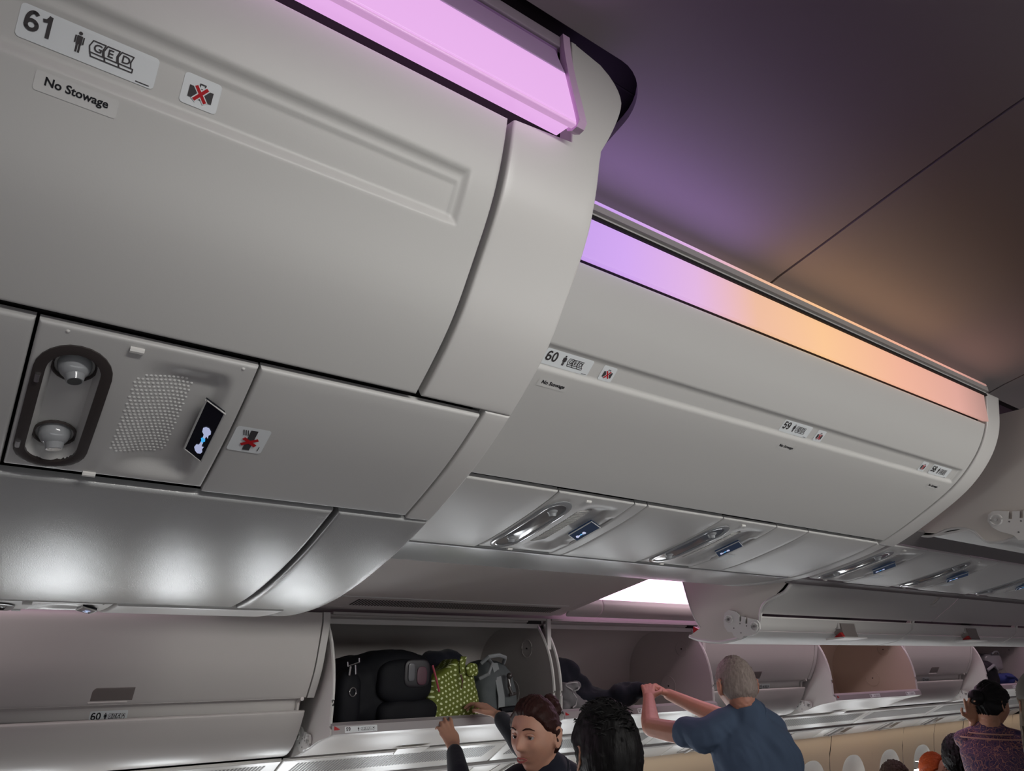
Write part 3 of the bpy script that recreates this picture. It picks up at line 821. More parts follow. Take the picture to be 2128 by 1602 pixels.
# near-side open bin
nb = thing('overhead_bin', 'near open centre bin with wavy cream cheek and hinge bracket, right edge', 'overhead bin', (2.8, 1.0, 2.25))
wav = smooth2([(1.40,2.285),(1.297,2.263),(1.231,2.249),(1.171,2.264),(1.125,2.264),(1.084,2.248),(1.054,2.210),(1.02,2.203),(.986,2.206),(.931,2.224),(.86,2.26),(.78,2.33),(.72,2.44),(.71,2.54),(.76,2.64)], 5)
plate('cheek', wav+[(1.40, 2.62)], 2.80, .012, CREAM, nb)
m = MB(); m.tube([(2.804, y, z) for y, z in wav[:45]], .006, 6); m.build('cheek_rim', TRIM, nb)
lowN = smooth2([(1.054,2.206),(1.02,2.200),(.986,2.204),(.931,2.222),(.86,2.258),(.78,2.33)], 5)
obj('bucket', *sheet(list(reversed(lowN)), 2.806, 4.6, .008, 1), PLASTIC, nb)
obj('flange', *sheet([(1.10,2.252),(1.20,2.245),(1.29,2.262)], 2.80, 4.6, .008, 1), TRIM, nb)
obj('slot', *sweep([(1.15,2.250),(1.26,2.262),(1.30,2.275),(1.25,2.30),(1.1,2.30)], 2.815, 4.6), DARK, nb)
bracket(nb, 2.79, .935, 2.262, .19, -14, side=1)
# ================================================================== far aisle: ceiling, coves
GP = Prof([(2.885,2.013),(2.70,2.053),(2.50,2.096),(2.25,2.149),(1.95,2.22),(1.8,2.30)], flip=-1)
# panel with air grille above the bins of rows 60 and 59
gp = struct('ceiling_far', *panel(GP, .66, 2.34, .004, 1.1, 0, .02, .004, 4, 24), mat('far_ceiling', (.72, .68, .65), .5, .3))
obj('panel_bead', *panel(GP, 1.15, 2.30, .186, .194, .004, .008, .002, 3, 3), TRIM, gp)
for i in range(78):
    x = 1.235+i*(1.05/78)
    obj('grille_slot', *MB().add([GP.p(x, .072, .0015), GP.p(x+.0060, .072, .0015), GP.p(x+.0110, .158, .0015), GP.p(x+.005, .158, .0015)], [(0, 1, 2, 3)]).__dict__.values(), DARK, gp, False)
struct('trim_3', *panel(GP, 2.34, 2.40, .004, 1.1, -.004, .03, .004, 3, 24), MATS['far_ceiling'])
def cove(x0, x1, lb, roundend):
    c = thing('mood_light', lb, 'light', ((x0+x1)/2, 2.85, 2.1))
    obj('glow', *sheet(smooth2([(2.80,2.095),(2.88,2.16),(2.90,2.25),(2.86,2.36),(2.70,2.50)], 4), x0+.05, x1, .006, 1), COVE, c)
    V, F = [], []
    pr = Prof([(2.83,2.012),(2.79,2.035),(2.775,2.065),(2.785,2.10)], flip=-1)
    if roundend:
        V, F = panel(pr, x0+.02, x0+.235, 0, pr.L, 0, .01, .004, 12, 12, x0f=lambda t: x0+.02+.10*(1-math.sqrt(max(0, 1-((t/pr.L-.35)/.65)**2))))
        obj('rounded_end', V, F, PLASTIC2, c)
        obj('lip', *panel(pr, x0+.24, x1, 0, pr.L, 0, .01, .004, 4, 12), PLASTIC2, c)
    else: obj('lip', *panel(pr, x0, x1, 0, pr.L, 0, .01, .004, 4, 12), PLASTIC2, c)
    return c
cove(2.36, 9.5, 'bright pink cove light above the far bins, seen through the gap', True)
cove(-2.0, .38, 'pink cove light glowing on the closed bin at the left edge', False)
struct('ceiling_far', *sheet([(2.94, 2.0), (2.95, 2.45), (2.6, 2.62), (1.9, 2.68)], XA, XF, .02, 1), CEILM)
obj_b = struct('wall_bin_backing', *sheet([(2.96, 2.02), (3.52, 2.02), (3.54, 1.25)], XA, XF, .02, 1), DARK)
obj_b.name = 'wall_far_backing'

# ================================================================== far side bins
DOOR = [(2.862,1.998),(2.856,1.96),(2.864,1.915),(2.874,1.87),(2.893,1.797),(2.922,1.735),(2.957,1.679)]
GROO = [(2.958,1.676),(2.985,1.673),(2.998,1.664),(3.003,1.645),(3.010,1.612)]
LOWR = [(2.985,1.628),(2.992,1.612),(3.015,1.570),(3.05,1.523),(3.09,1.484),(3.14,1.458),(3.22,1.443)]
def closed_bin(x0, x1, lb, num=None, letters='CBA', px=None, hx=None, dark=True):
    t = thing('overhead_bin', lb, 'overhead bin', ((x0+x1)/2, 3.2, 1.445))
    dp = Prof(DOOR, 8); lp = Prof(LOWR, 8); gpf = Prof(GROO, 6)
    d = obj('door', *panel(dp, x0+.004, x1-.018, 0, dp.L, 0, .014, .004, 10, 26), PLASTIC2, t)
    obj('label_channel', *panel(gpf, x0+.01, x1-.03, 0, gpf.L, -.002, .01, .002, 4, 18), PLASTIC2, t)
    # rounded end of the channel
    m = MB(); m.tube([(x1-.034, p.x-.004, p.y) for p in gpf.Q], .008, 6); m.build('channel_end', PLASTIC2, t)
    obj('bucket', *panel(lp, x0+.002, x1-.006, 0, lp.L, 0, .012, .005, 10, 30), PLASTIC2, t)
    body = [(2.872,1.995),(2.88,1.90),(2.905,1.80),(2.968,1.68),(3.03,1.655),(3.03,1.615),(3.0,1.61),(3.03,1.56),(3.1,1.49),(3.22,1.455),(3.44,1.46),(3.48,1.97)]
    obj('body', *sweep(body, x0+.012, x1-.02), PLASTIC2, t)
    # trim strip at the right end
    tr = [(p.x-.002, p.y) for p in dp.Q]+[(p.x+.03, p.y+.0) for p in reversed(dp.Q)]
    obj('end_strip', *sweep(tr, x1-.014, x1+.014), TRIM, t)
    hx = hx if hx else (x0+x1)/2
    s0 = dp.L-.068
    hd = obj('handle', *panel(dp, hx-.066, hx+.066, s0, s0+.052, .001, .012, .004, 8, 8, x0f=lambda q: hx-.066+.012*max(0, 1-(q-s0)/.018)**2, x1f=lambda q: hx+.066-.0*q), HANDLE, t)
    obj('handle_lip', *panel(dp, hx-.07, hx+.05, s0+.054, s0+.059, .004, .006, .002, 4, 3), PLASTIC2, hd)
    if num:
        placard(gpf, px, .089, .118, .040, num, letters, t, .0, window=True, base=WHITE, ink=INKB)
    return t
RIM = [(2.945,1.972),(2.928,1.955),(2.875,1.884),(2.838,1.80),(2.820,1.70),(2.822,1.584)]
UND = [(2.800,1.556),(2.83,1.545),(2.92,1.524),(3.05,1.478),(3.16,1.447),(3.28,1.434)]
INNER = mat('bin_inside', (.50, .47, .455), .5, .3)
INNERB = mat('bin_inside_beige', (.62, .53, .44), .5, .3)
def open_bin(x0, x1, lb, num=None, letters='CBA', inner=None, px=None, placs=()):
    t = thing('overhead_bin', lb, 'overhead bin', ((x0+x1)/2, 3.2, 1.435))
    inn = inner or INNER
    rim = smooth2(RIM, 5); und = smooth2(UND, 5)
    ck = rim+[(2.802,1.575)]+und+[(3.44,1.46),(3.47,1.60),(3.46,1.85),(3.36,1.975)]
    for xx in (x0, x1-.012): plate('cheek', ck, xx, .012, PLASTIC2 if xx == x0 else inn, t)
    for xx in (x0+.006, x1-.006):
        m = MB(); m.tube([(xx, y, z) for y, z in rim], .0075, 6); m.build('cheek_rim', TRIM, t)
    # header rim along the top
    m = MB(); m.box((x0, 2.935, 1.958), (x1, 2.955, 1.978)); m.build('header_rim', TRIM, t)
    obj('bucket', *sheet(und, x0+.004, x1-.004, .008, 1), PLASTIC2, t)
    sl = obj('sill', *sheet([(2.822,1.590),(2.806,1.583),(2.800,1.556)], x0+.004, x1-.004, .006, -1), mat('sill_taupe', (.30, .275, .28), .4), t)
    obj('shelf', *sheet([(2.824,1.588),(2.86,1.575),(3.10,1.505),(3.28,1.475),(3.42,1.52)], x0+.01, x1-.01, .008, 1), inn, t)
    obj('back', *sheet(smooth2([(3.42,1.52),(3.455,1.62),(3.45,1.78),(3.38,1.90),(3.24,1.965),(2.97,1.985)], 4), x0+.008, x1-.008, .01, -1), inn, t)
    obj('top_plate', *sheet([(2.945,1.985),(2.90,2.0),(2.87,2.002)], x0, x1, .01, 1), RAIL, t)
    # end strip and marker
    obj('end_strip', *MB().box((x1-.006, 2.862, 1.86), (x1+.016, 2.875, 2.0)).__dict__.values(), TRIM, t)
    obj('red_marker', *MB().add([(x0+.012, 2.798, 1.586), (x0+.012, 2.797, 1.560), (x0+.040, 2.797, 1.560), (x0+.036, 2.798, 1.574)], [(0, 1, 2, 3)]).__dict__.values(), REDP, t, False)
    sp = Prof([(2.8005, 1.5825), (2.7945, 1.5575)], spline=False)
    if num: placard(sp, px, .0235, .135, .0225, num, letters, t, .001, window=True, ink=INKB)
    for xx in placs: placard(sp, xx, .0235, .13, .0225, '56', letters, t, .001, window=True, ink=INKB)
    bracket(t, x0-.010, 3.05, 1.523, .150, 0)
    # round covers on the far cheek
    for (y, z, r_) in ((3.02, 1.865, .042), (3.14, 1.66, .055)):
        m = MB(); m.tube([(x1-.0135, y+r_*math.cos(a), z+r_*math.sin(a)) for a in [2*math.pi*k/28 for k in range(28)]], .0018, 5, True)
        cv = m.build('round_cover', inn, t)
        m = MB(); m.tube([(x1-.015, y, z), (x1-.012, y, z)], .004, 8); m.build('pin_hole', DARK, cv)
    xc = (x0+x1)/2-.03
    obj('pull_tab', [(xc-.08, 3.10, 1.450), (xc+.08, 3.10, 1.450), (xc+.07, 3.16, 1.422), (xc-.07, 3.16, 1.422), (xc-.08, 3.10, 1.454), (xc+.08, 3.10, 1.454), (xc+.07, 3.163, 1.426), (xc-.07, 3.163, 1.426)], [(0, 1, 2, 3), (4, 5, 6, 7), (0, 1, 5, 4), (1, 2, 6, 5), (2, 3, 7, 6), (3, 0, 4, 7)], PSUW, t, False)
    # roof lamp
    m = MB(); m.box(((x0+x1)/2-.08, 3.05, 1.966), ((x0+x1)/2+.08, 3.13, 1.974)); m.build('roof_vent', GREYD, t)
    return t
PX0 = .02; PT = 1.14
E7 = [1.165+PT*k for k in range(-3, 8)]
closed_bin(E7[0]+.12, E7[1], 'closed far bin behind the left edge, mostly out of view')
closed_bin(E7[1], E7[2], 'closed far bin at the far left, no sticker in view')
closed_bin(E7[2]+.02, E7[3], 'closed far bin with taupe handle and row 60 sticker', '60', 'CBA', .405, .455)
open_bin(E7[3]+.03, E7[4], 'open far bin numbered 59, packed with black bag, green dotted bag and grey duffel', '59', 'CBA', None, 1.25)
open_bin(E7[4]+.03, E7[5], 'open far bin numbered 57 holding dark jackets, in front of the man', '57', 'CBA', None, 2.82)
closed_bin(E7[5]+.01, E7[6], 'closed far bin numbered 55, right of the man in blue', '55', 'CBA', 4.10, 3.98)
open_bin(E7[6]+.03, E7[7], 'open far bin with empty beige inside, right of the closed bin 55', None, 'CBA', INNERB, placs=(5.02, 5.50))
closed_bin(E7[7]+.01, E7[8], 'closed far bin between the empty open bin and the last open one', '53', 'CBA', 6.2, 6.28)
open_bin(E7[8]+.03, E7[9], 'last open far bin at the right edge, with blue and clear bags', '52', 'CBA', None, 7.3)
closed_bin(E7[9]+.01, E7[10], 'closed far bin beyond the last open one, at the right edge')
# top rails of the open bins
for i in (3, 4):
    o = thing('hinge_rod', 'thin grey hinge rod above the open bin %s' % ('with the green dotted bag' if i == 3 else 'that holds dark jackets'), 'rod', (E7[i], 2.88, 1.98))
    m = MB(); m.tube([(E7[i]+.02, 2.885, 1.988), (E7[i+1]-.02, 2.885, 1.988)], .006, 8); m.build('rod', RAIL, o)
    m = MB(); m.box((E7[i+1]-.11, 2.878, 1.976), (E7[i+1]-.03, 2.892, 1.990)); m.build('damper', DARK, o)

# ================================================================== far service strip below the bins
SP = Prof([(3.19,1.432),(3.39,1.316),(3.555,1.222)], spline=False)
L0 = SP.S[1]
for k in range(1, 11):
    if k >= len(E7)-0: break
    a, b = E7[k-1]+.004, E7[k]-.004
    if b < .3: continue
    g = thing('vent_panel', 'white vent panel under the far bins, %s' % ['', '', '', 'left bottom corner of the picture', 'below the open bin 59', 'below bin 57, behind the black-haired head', 'below bin 55', 'below the empty beige bin', 'below the closed bin right of the beige one', 'behind the raised hand', 'farthest forward'][k], 'vent', ((a+b)/2, 3.29, 1.37))
    obj('panel', *panel(SP, a, b, .004, L0-.004, 0, .012, .004, 4, 8), PSUW, g)
    n = 64 if b < 3.5 else 40
    if a < 4.8:
        for i in range(n):
            x = a+.06+(b-a-.12)*i/n; w = (b-a-.12)/n*.55
            obj('vent_slot', [SP.p(x+.012, .035, .0012), SP.p(x+w+.012, .035, .0012), SP.p(x+w-.012, .145, .0012), SP.p(x-.012, .145, .0012)], [(0, 1, 2, 3)], GREYD, g, False)
    else:
        obj('vent_mesh', [SP.p(a+.07, .035, .0012), SP.p(b-.05, .035, .0012), SP.p(b-.08, .145, .0012), SP.p(a+.04, .145, .0012)], [(0, 1, 2, 3)], mat('vent_grey', (.33, .32, .31), .5, bump=(600, .5)), g, False)
x = .5; k = 0
SGN = mat('sign_off', (.05, .055, .06), .2)
names = ['left bottom corner', 'beside the woman', 'under open bin 59', 'above the black-haired head', 'left of the man in blue', 'behind the man in blue', 'right of the man in blue', 'second right of the man', 'third right of the man', 'behind the raised hand', 'behind the flight attendant', 'farthest forward']
xs = [.3, .95, 1.6, 2.25, 3.05, 3.75, 4.62, 5.42, 6.17, 6.95, 7.7, 8.4]
for i, x in enumerate(xs):
    nx = xs[i+1] if i+1 < len(xs) else x+.7
    g = thing('passenger_service_unit', 'small white service unit under the far bins, %s' % names[i], 'service unit', (x, 3.47, 1.26))
    obj('panel', *panel(SP, x+.002, nx-.003, L0+.004, SP.L-.004, 0, .012, .004, 4, 8), PSUW, g)
    c = lambda u, v, h=.0012: SP.p(x+u, L0+v, h)
    s4 = obj('sign_screen', [c(.335, .05, .002), c(.405, .05, .002), c(.385, .125, .002), c(.315, .125, .002)], [(0, 1, 2, 3)], SGN, g, False)
    b = MB(); b.tube([c(.25, .03), c(.21, .16)], .010, 8); b.build('lamp_slot', RAIL, g)
    b = MB(); b.tube([c(.17, .02), c(.42, .02), c(.39, .15), c(.13, .15)], .0016, 5, True); b.build('seam_frame', RAIL, g)
obj_s = struct('trim_4', *sweep([(3.378, 1.312), (3.402, 1.300), (3.404, 1.32), (3.38, 1.33)], XA, XF), mat('seam_grey', (.3, .29, .28), .5))
# ================================================================== soft things: bags and clothes
def remesh(V, F, voxel, it=2, disp=None):
    me = bpy.data.meshes.new('r'); me.from_pydata([tuple(v) for v in V], [], F); me.update()
    bm = bmesh.new(); bm.from_mesh(me); bmesh.ops.recalc_face_normals(bm, faces=bm.faces); bm.to_mesh(me); bm.free()
    o = bpy.data.objects.new('r', me); COL.objects.link(o)
    m = o.modifiers.new('r', 'REMESH'); m.mode = 'VOXEL'; m.voxel_size = voxel
    if it: s = o.modifiers.new('s', 'SMOOTH'); s.iterations = it; s.factor = .5
    dg = bpy.context.evaluated_depsgraph_get(); me2 = bpy.data.meshes.new_from_object(o.evaluated_get(dg))
    V2 = [v.co.copy() for v in me2.vertices]; N = [v.normal.copy() for v in me2.vertices]; F2 = [tuple(p.vertices) for p in me2.polygons]
    bpy.data.objects.remove(o); bpy.data.meshes.remove(me); bpy.data.meshes.remove(me2)
    if disp: V2 = [v+n*disp(v) for v, n in zip(V2, N)]
    return V2, F2
def nz(v, f): return noise.noise(Vector(v)*f)
def rbox(c, hx, hy, hz, e=4.0, nu=36, nv=24, rot=0.0, tilt=0.0, disp=None, taper=0.0):
    """rounded box (superellipsoid)"""
    V, F = [], []; M = Matrix.Rotation(rot, 3, 'Z') @ Matrix.Rotation(tilt, 3, 'X')
    f = lambda a: (abs(a)**(2/e))*(1 if a >= 0 else -1)
    for j in range(nv+1):
        ph = -math.pi/2+math.pi*j/nv
        for i in range(nu):
            th = 2*math.pi*i/nu
            v = Vector((hx*f(math.cos(ph))*f(math.cos(th)), hy*f(math.cos(ph))*f(math.sin(th)), hz*f(math.sin(ph))))
            k = 1-taper*(v.z/hz+1)/2; v.x *= k; v.y *= k
            if disp: v = v+v.normalized()*disp(v)
            V.append(Vector(c)+M @ v)
    for j in range(nv):
        for i in range(nu): F.append((j*nu+i, j*nu+(i+1) % nu, (j+1)*nu+(i+1) % nu, (j+1)*nu+i))
    return V, F
BLACK = mat('black_nylon', (.006, .0065, .009), .65, .2, bump=(700, .3), vary=(9, .3))
NAVY = mat('navy_cloth', (.010, .011, .018), .85, .15, bump=(500, .3), sheen=.1)
GREYB = mat('grey_canvas', (.085, .095, .10), .7, .3, bump=(600, .4), vary=(12, .2))
STRAP = mat('grey_strap', (.22, .23, .24), .6, .3)
HOOD = mat('grey_fleece', (.16, .155, .16), .95, .1, bump=(400, .4))
HOODL = mat('grey_fleece_edge', (.38, .37, .38), .9, .1)
PINKP = mat('pink_tape', (.35, .05, .08), .6)
def dots_mat():
    m = bpy.data.materials.new('green_dots'); m.use_nodes = True; nt = m.node_tree; b = nt.nodes['Principled BSDF']
    b.inputs['Roughness'].default_value = .75
    tc = nt.nodes.new('ShaderNodeTexCoord'); sx = nt.nodes.new('ShaderNodeSeparateXYZ'); nt.links.new(tc.outputs['Object'], sx.inputs[0])
    def M(op, a, c=None):
        n = nt.nodes.new('ShaderNodeMath'); n.operation = op
        for i, q in enumerate((a, c)):
            if q is None: continue
            if isinstance(q, (int, float)): n.inputs[i].default_value = q
            else: nt.links.new(q, n.inputs[i])
        return n.outputs[0]
    xy = M('ADD', sx.outputs['X'], M('MULTIPLY', sx.outputs['Y'], .9))
    u = M('ADD', xy, M('MULTIPLY', sx.outputs['Z'], .35)); v = M('SUBTRACT', sx.outputs['Z'], M('MULTIPLY', xy, .35))
    k = 1/.0225
    rowv = M('MULTIPLY', v, k*1.15); row = M('FLOOR', rowv)
    half = M('MULTIPLY', M('MODULO', row, 2.0), .5)
    fu = M('SUBTRACT', M('FRACT', M('ADD', M('MULTIPLY', u, k), half)), .5); fv = M('SUBTRACT', M('FRACT', rowv), .5)
    d = M('SQRT', M('ADD', M('MULTIPLY', fu, fu), M('MULTIPLY', fv, fv)))
    dot = M('LESS_THAN', d, .24)
    mx = nt.nodes.new('ShaderNodeMix'); mx.data_type = 'RGBA'
    mx.inputs['A'].default_value = (.115, .14, .012, 1); mx.inputs['B'].default_value = (.62, .68, .38, 1)
    nt.links.new(dot, mx.inputs['Factor']); nt.links.new(mx.outputs['Result'], b.inputs['Base Color'])
    return m
DOTS = dots_mat()
# black travel backpack
t = thing('backpack', 'big black travel backpack filling the left of open bin 59', 'backpack', (1.50, 3.05, 1.53))
parts = MB(); parts.add(*rbox((1.50, 3.07, 1.685), .245, .19, .150, 3.4)); parts.add(*rbox((1.52, 2.99, 1.76), .17, .13, .095, 2.8)); parts.add(*rbox((1.56, 3.06, 1.795), .15, .14, .06, 2.4))
V, F = remesh(parts.V, parts.F, .011, 4, lambda v: .010*nz(v, 9)+.005*nz(v, 24))
obj('shell', V, F, BLACK, t)
obj('front_pocket', *rbox((1.535, 2.875, 1.735), .125, .035, .085, 3.2, disp=lambda v: .004*nz(v, 20)), BLACK, t)
obj('side_pocket', *rbox((1.29, 2.90, 1.665), .052, .055, .115, 3.0, disp=lambda v: .004*nz(v, 20)), BLACK, t)
obj('lower_pocket', *rbox((1.56, 2.885, 1.615), .14, .045, .055, 2.8, disp=lambda v: .006*nz(v, 18)), BLACK, t)
m = MB()
for a, b in (((1.265, 2.845, 1.795), (1.31, 2.84, 1.81)), ((1.265, 2.845, 1.795), (1.262, 2.845, 1.812)), ((1.31, 2.84, 1.81), (1.308, 2.84, 1.826))): m.tube([a, b], .0028, 6)
cl = m.build('clasp', METAL, t)
m = MB(); m.tube([(1.275, 2.842, 1.795), (1.272, 2.842, 1.762)], .004, 6); m.tube([(1.294, 2.84, 1.80), (1.298, 2.84, 1.765)], .003, 6); m.build('zip_pull', METAL, cl)
m = MB(); m.tube([(1.292+.014*math.cos(a), 2.842, 1.70+.016*math.sin(a)) for a in [2*math.pi*k/14 for k in range(14)]], .0022, 6, True); m.build('buckle_ring', METAL, t)
pk = obj('mesh_pouch', *rbox((1.575, 2.842, 1.765), .06, .008, .055, 4), mat('pouch_mesh', (.02, .018, .022), .4, .4), t)
obj('bottle', *rbox((1.545, 2.832, 1.77), .016, .004, .036, 4), mat('bottle_grey', (.10, .10, .11), .3), pk)
obj('pink_print', *rbox((1.595, 2.832, 1.755), .024, .003, .036, 3), mat('pouch_pink', (.07, .02, .035), .5), pk)
m = MB(); m.tube([(1.655, 2.85, 1.795), (1.668, 2.843, 1.75), (1.685, 2.838, 1.69)], .0045, 6); m.build('pink_strap', PINKP, t)
# dark soft bag behind
t = thing('soft_bag', 'crumpled black bag behind the green dotted bag', 'bag', (1.83, 3.14, 1.52))
p = MB(); p.add(*rbox((1.84, 3.12, 1.665), .10, .12, .145, 2.6)); p.add(*rbox((1.86, 3.08, 1.805), .085, .07, .055, 2.2)); p.add(*rbox((1.80, 3.10, 1.80), .06, .07, .05, 2.2))
obj('cloth', *remesh(p.V, p.F, .012, 3, lambda v: .016*nz(v, 11)+.006*nz(v, 30)), NAVY, t)
# green dotted bag
t = thing('dotted_bag', 'green tote bag with white polka dots in open bin 59', 'bag', (1.83, 2.93, 1.56))
prof = [(1.655, 1.565), (1.652, 1.66), (1.664, 1.74), (1.70, 1.765), (1.755, 1.785), (1.795, 1.818), (1.822, 1.812), (1.865, 1.785), (1.895, 1.752), (1.902, 1.70), (1.915, 1.66), (1.92, 1.58), (1.80, 1.560)]
P = smooth2(prof+[prof[0]], 4)[:-1]
cx = sum(q[0] for q in P)/len(P); cz = sum(q[1] for q in P)/len(P)
V, F = [], []; n = len(P)
rings = [(.55, 2.850), (.80, 2.852), (.94, 2.862), (1.0, 2.888), (1.0, 2.95), (.95, 3.01), (.8, 3.05), (.4, 3.06)]
for q, y in rings:
    for x, z in P: V.append((cx+(x-cx)*q+(y-2.86)*.12, y+.012*nz((x, y, z), 14)+(z-1.56)*.10, cz+(z-cz)*q))
for j in range(len(rings)-1):
    for i in range(n): F.append((j*n+i, j*n+(i+1) % n, (j+1)*n+(i+1) % n, (j+1)*n+i))
F.append(tuple(range(n))); F.append(tuple(reversed(range((len(rings)-1)*n, len(rings)*n))))
V, F = remesh(V, F, .008, 2, lambda v: .005*nz(v, 16)+.003*nz(v, 34))
obj('cloth', V, F, DOTS, t)
obj('strap', *sheet([(2.86, 1.828), (2.872, 1.80), (2.862, 1.76)], 1.805, 1.835, .006, 1), DOTS, t)
obj('flap', *rbox((1.865, 2.862, 1.775), .034, .010, .028, 3, rot=.2, disp=lambda v: .004*nz(v, 30)), DOTS, t)
m = MB(); m.tube([(1.80, 2.852, 1.755), (1.806, 2.845, 1.73), (1.803, 2.848, 1.70)], .004, 6); m.build('leather_tag', mat('brown_leather', (.09, .035, .015), .6), t)
# grey duffel
t = thing('duffel_bag', 'grey canvas duffel with straps and black clip, right of the dotted bag', 'duffel bag', (2.06, 3.02, 1.53))
obj('body', *remesh(*rbox((2.055, 3.03, 1.665), .135, .155, .145, 3.2, taper=.22), .012, 2, lambda v: .008*nz(v, 12)+.004*nz(v, 30)), GREYB, t)
m = MB(); m.tube([(1.96, 2.93, 1.80), (1.98, 2.90, 1.828), (2.03, 2.89, 1.835), (2.08, 2.91, 1.825), (2.10, 2.95, 1.80)], .009, 8); m.build('handle', STRAP, t)
m = MB(); m.tube([(1.93, 2.90, 1.735), (1.965, 2.875, 1.755), (1.985, 2.88, 1.80), (1.99, 2.92, 1.82)], .008, 8); m.build('handle', STRAP, t)
obj('webbing', *sheet([(2.935, 1.80), (2.905, 1.74), (2.878, 1.66), (2.875, 1.58)], 2.02, 2.055, .004, 1), STRAP, t)
ck = MB(); ck.tube([(2.075, 2.872, 1.74), (2.072, 2.866, 1.70), (2.085, 2.862, 1.665)], .008, 8); ck.sphere((2.075, 2.868, 1.745), .014, 10, 8); ck.tube([(2.07, 2.862, 1.665), (2.105, 2.862, 1.67)], .007, 8); ck.build('clip', BEZEL, t)
m = MB(); m.tube([(2.02, 2.862, 1.60), (2.10, 2.862, 1.605)], .016, 10); m.build('rolled_strap', BLACK, t)
# jackets in bin 57
t = thing('jacket', 'dark navy jacket sliding out of bin 57 into the hands of the man', 'jacket', (2.55, 2.98, 1.54))
p = MB()
for c, a, b, d in (((2.46, 3.02, 1.70), .09, .13, .115), ((2.50, 2.98, 1.76), .05, .09, .06), ((2.58, 2.93, 1.635), .12, .10, .055), ((2.66, 2.87, 1.625), .12, .075, .045), ((2.72, 2.79, 1.650), .08, .065, .052), ((2.765, 2.735, 1.672), .06, .05, .040), ((2.70, 2.86, 1.60), .10, .05, .03), ((2.55, 2.96, 1.69), .07, .09, .055)):
    p.add(*rbox(c, a, b, d, 2.2, 24, 16))
obj('cloth', *remesh(p.V, p.F, .010, 14, lambda v: .012*nz(v, 16)+.008*(.4-abs(nz(v, 26)))), NAVY, t)
t = thing('hoodie', 'crumpled grey fleece hoodie at the front left of bin 57', 'hoodie', (2.43, 2.90, 1.56))
p = MB()
for c, a, b, d in (((2.42, 2.885, 1.665), .045, .045, .045), ((2.47, 2.875, 1.695), .035, .04, .022), ((2.45, 2.872, 1.625), .05, .045, .045), ((2.50, 2.868, 1.608), .035, .035, .025), ((2.40, 2.88, 1.60), .04, .045, .025)):
    p.add(*rbox(c, a, b, d, 2.2, 20, 14))
obj('cloth', *remesh(p.V, p.F, .007, 2, lambda v: .010*nz(v, 24)+.004*nz(v, 50)), HOOD, t)
m = MB(); m.tube([(2.44+.035*math.cos(a)+.01*math.sin(2*a), 2.845+.012*math.sin(3*a), 1.69+.02*math.sin(a)) for a in [2*math.pi*k/20 for k in range(20)]], .0035, 6, True)
m.tube([(2.43, 2.838, 1.665), (2.45, 2.832, 1.64), (2.44, 2.83, 1.61), (2.42, 2.83, 1.60)], .0035, 6); m.build('hem', HOODL, t)
# bags in the last open bin
x8 = E7[8]
t = thing('travel_bag', 'dark navy travel bag in the last open bin', 'bag', (x8+.35, 3.05, 1.53)); obj('body', *remesh(*rbox((x8+.35, 3.04, 1.66), .20, .16, .12, 3), .015, 2, lambda v: .012*nz(v, 10)), BLACK, t)
m = MB(); m.tube([(x8+.25, 2.89, 1.70), (x8+.35, 2.87, 1.74), (x8+.45, 2.89, 1.70)], .012, 8); m.build('handle', STRAP, t)
t = thing('blue_jacket', 'bright blue jacket stuffed in the last open bin', 'jacket', (x8+.62, 2.96, 1.53)); obj('cloth', *remesh(*rbox((x8+.64, 2.94, 1.62), .14, .09, .05, 2.2), .013, 2, lambda v: .02*nz(v, 14)), mat('blue_cloth', (.015, .03, .16), .8), t)
m = MB(); m.tube([(x8+.52, 2.86, 1.65), (x8+.66, 2.85, 1.64), (x8+.76, 2.86, 1.60)], .010, 8); m.build('sleeve', MATS['blue_cloth'], t)
t = thing('clear_case', 'clear plastic case on top of the bags in the last open bin', 'case', (x8+.72, 3.08, 1.66)); obj('shell', *rbox((x8+.74, 3.10, 1.76), .16, .11, .075, 5, disp=lambda v: .003*nz(v, 30)), mat('clear_plastic', (.22, .22, .23), .12, .8), t)
m = MB(); m.tube([(x8+.66, 2.99, 1.83), (x8+.70, 2.98, 1.85), (x8+.76, 2.98, 1.85), (x8+.80, 2.99, 1.83)], .008, 8); m.build('handle', STRAP, t)
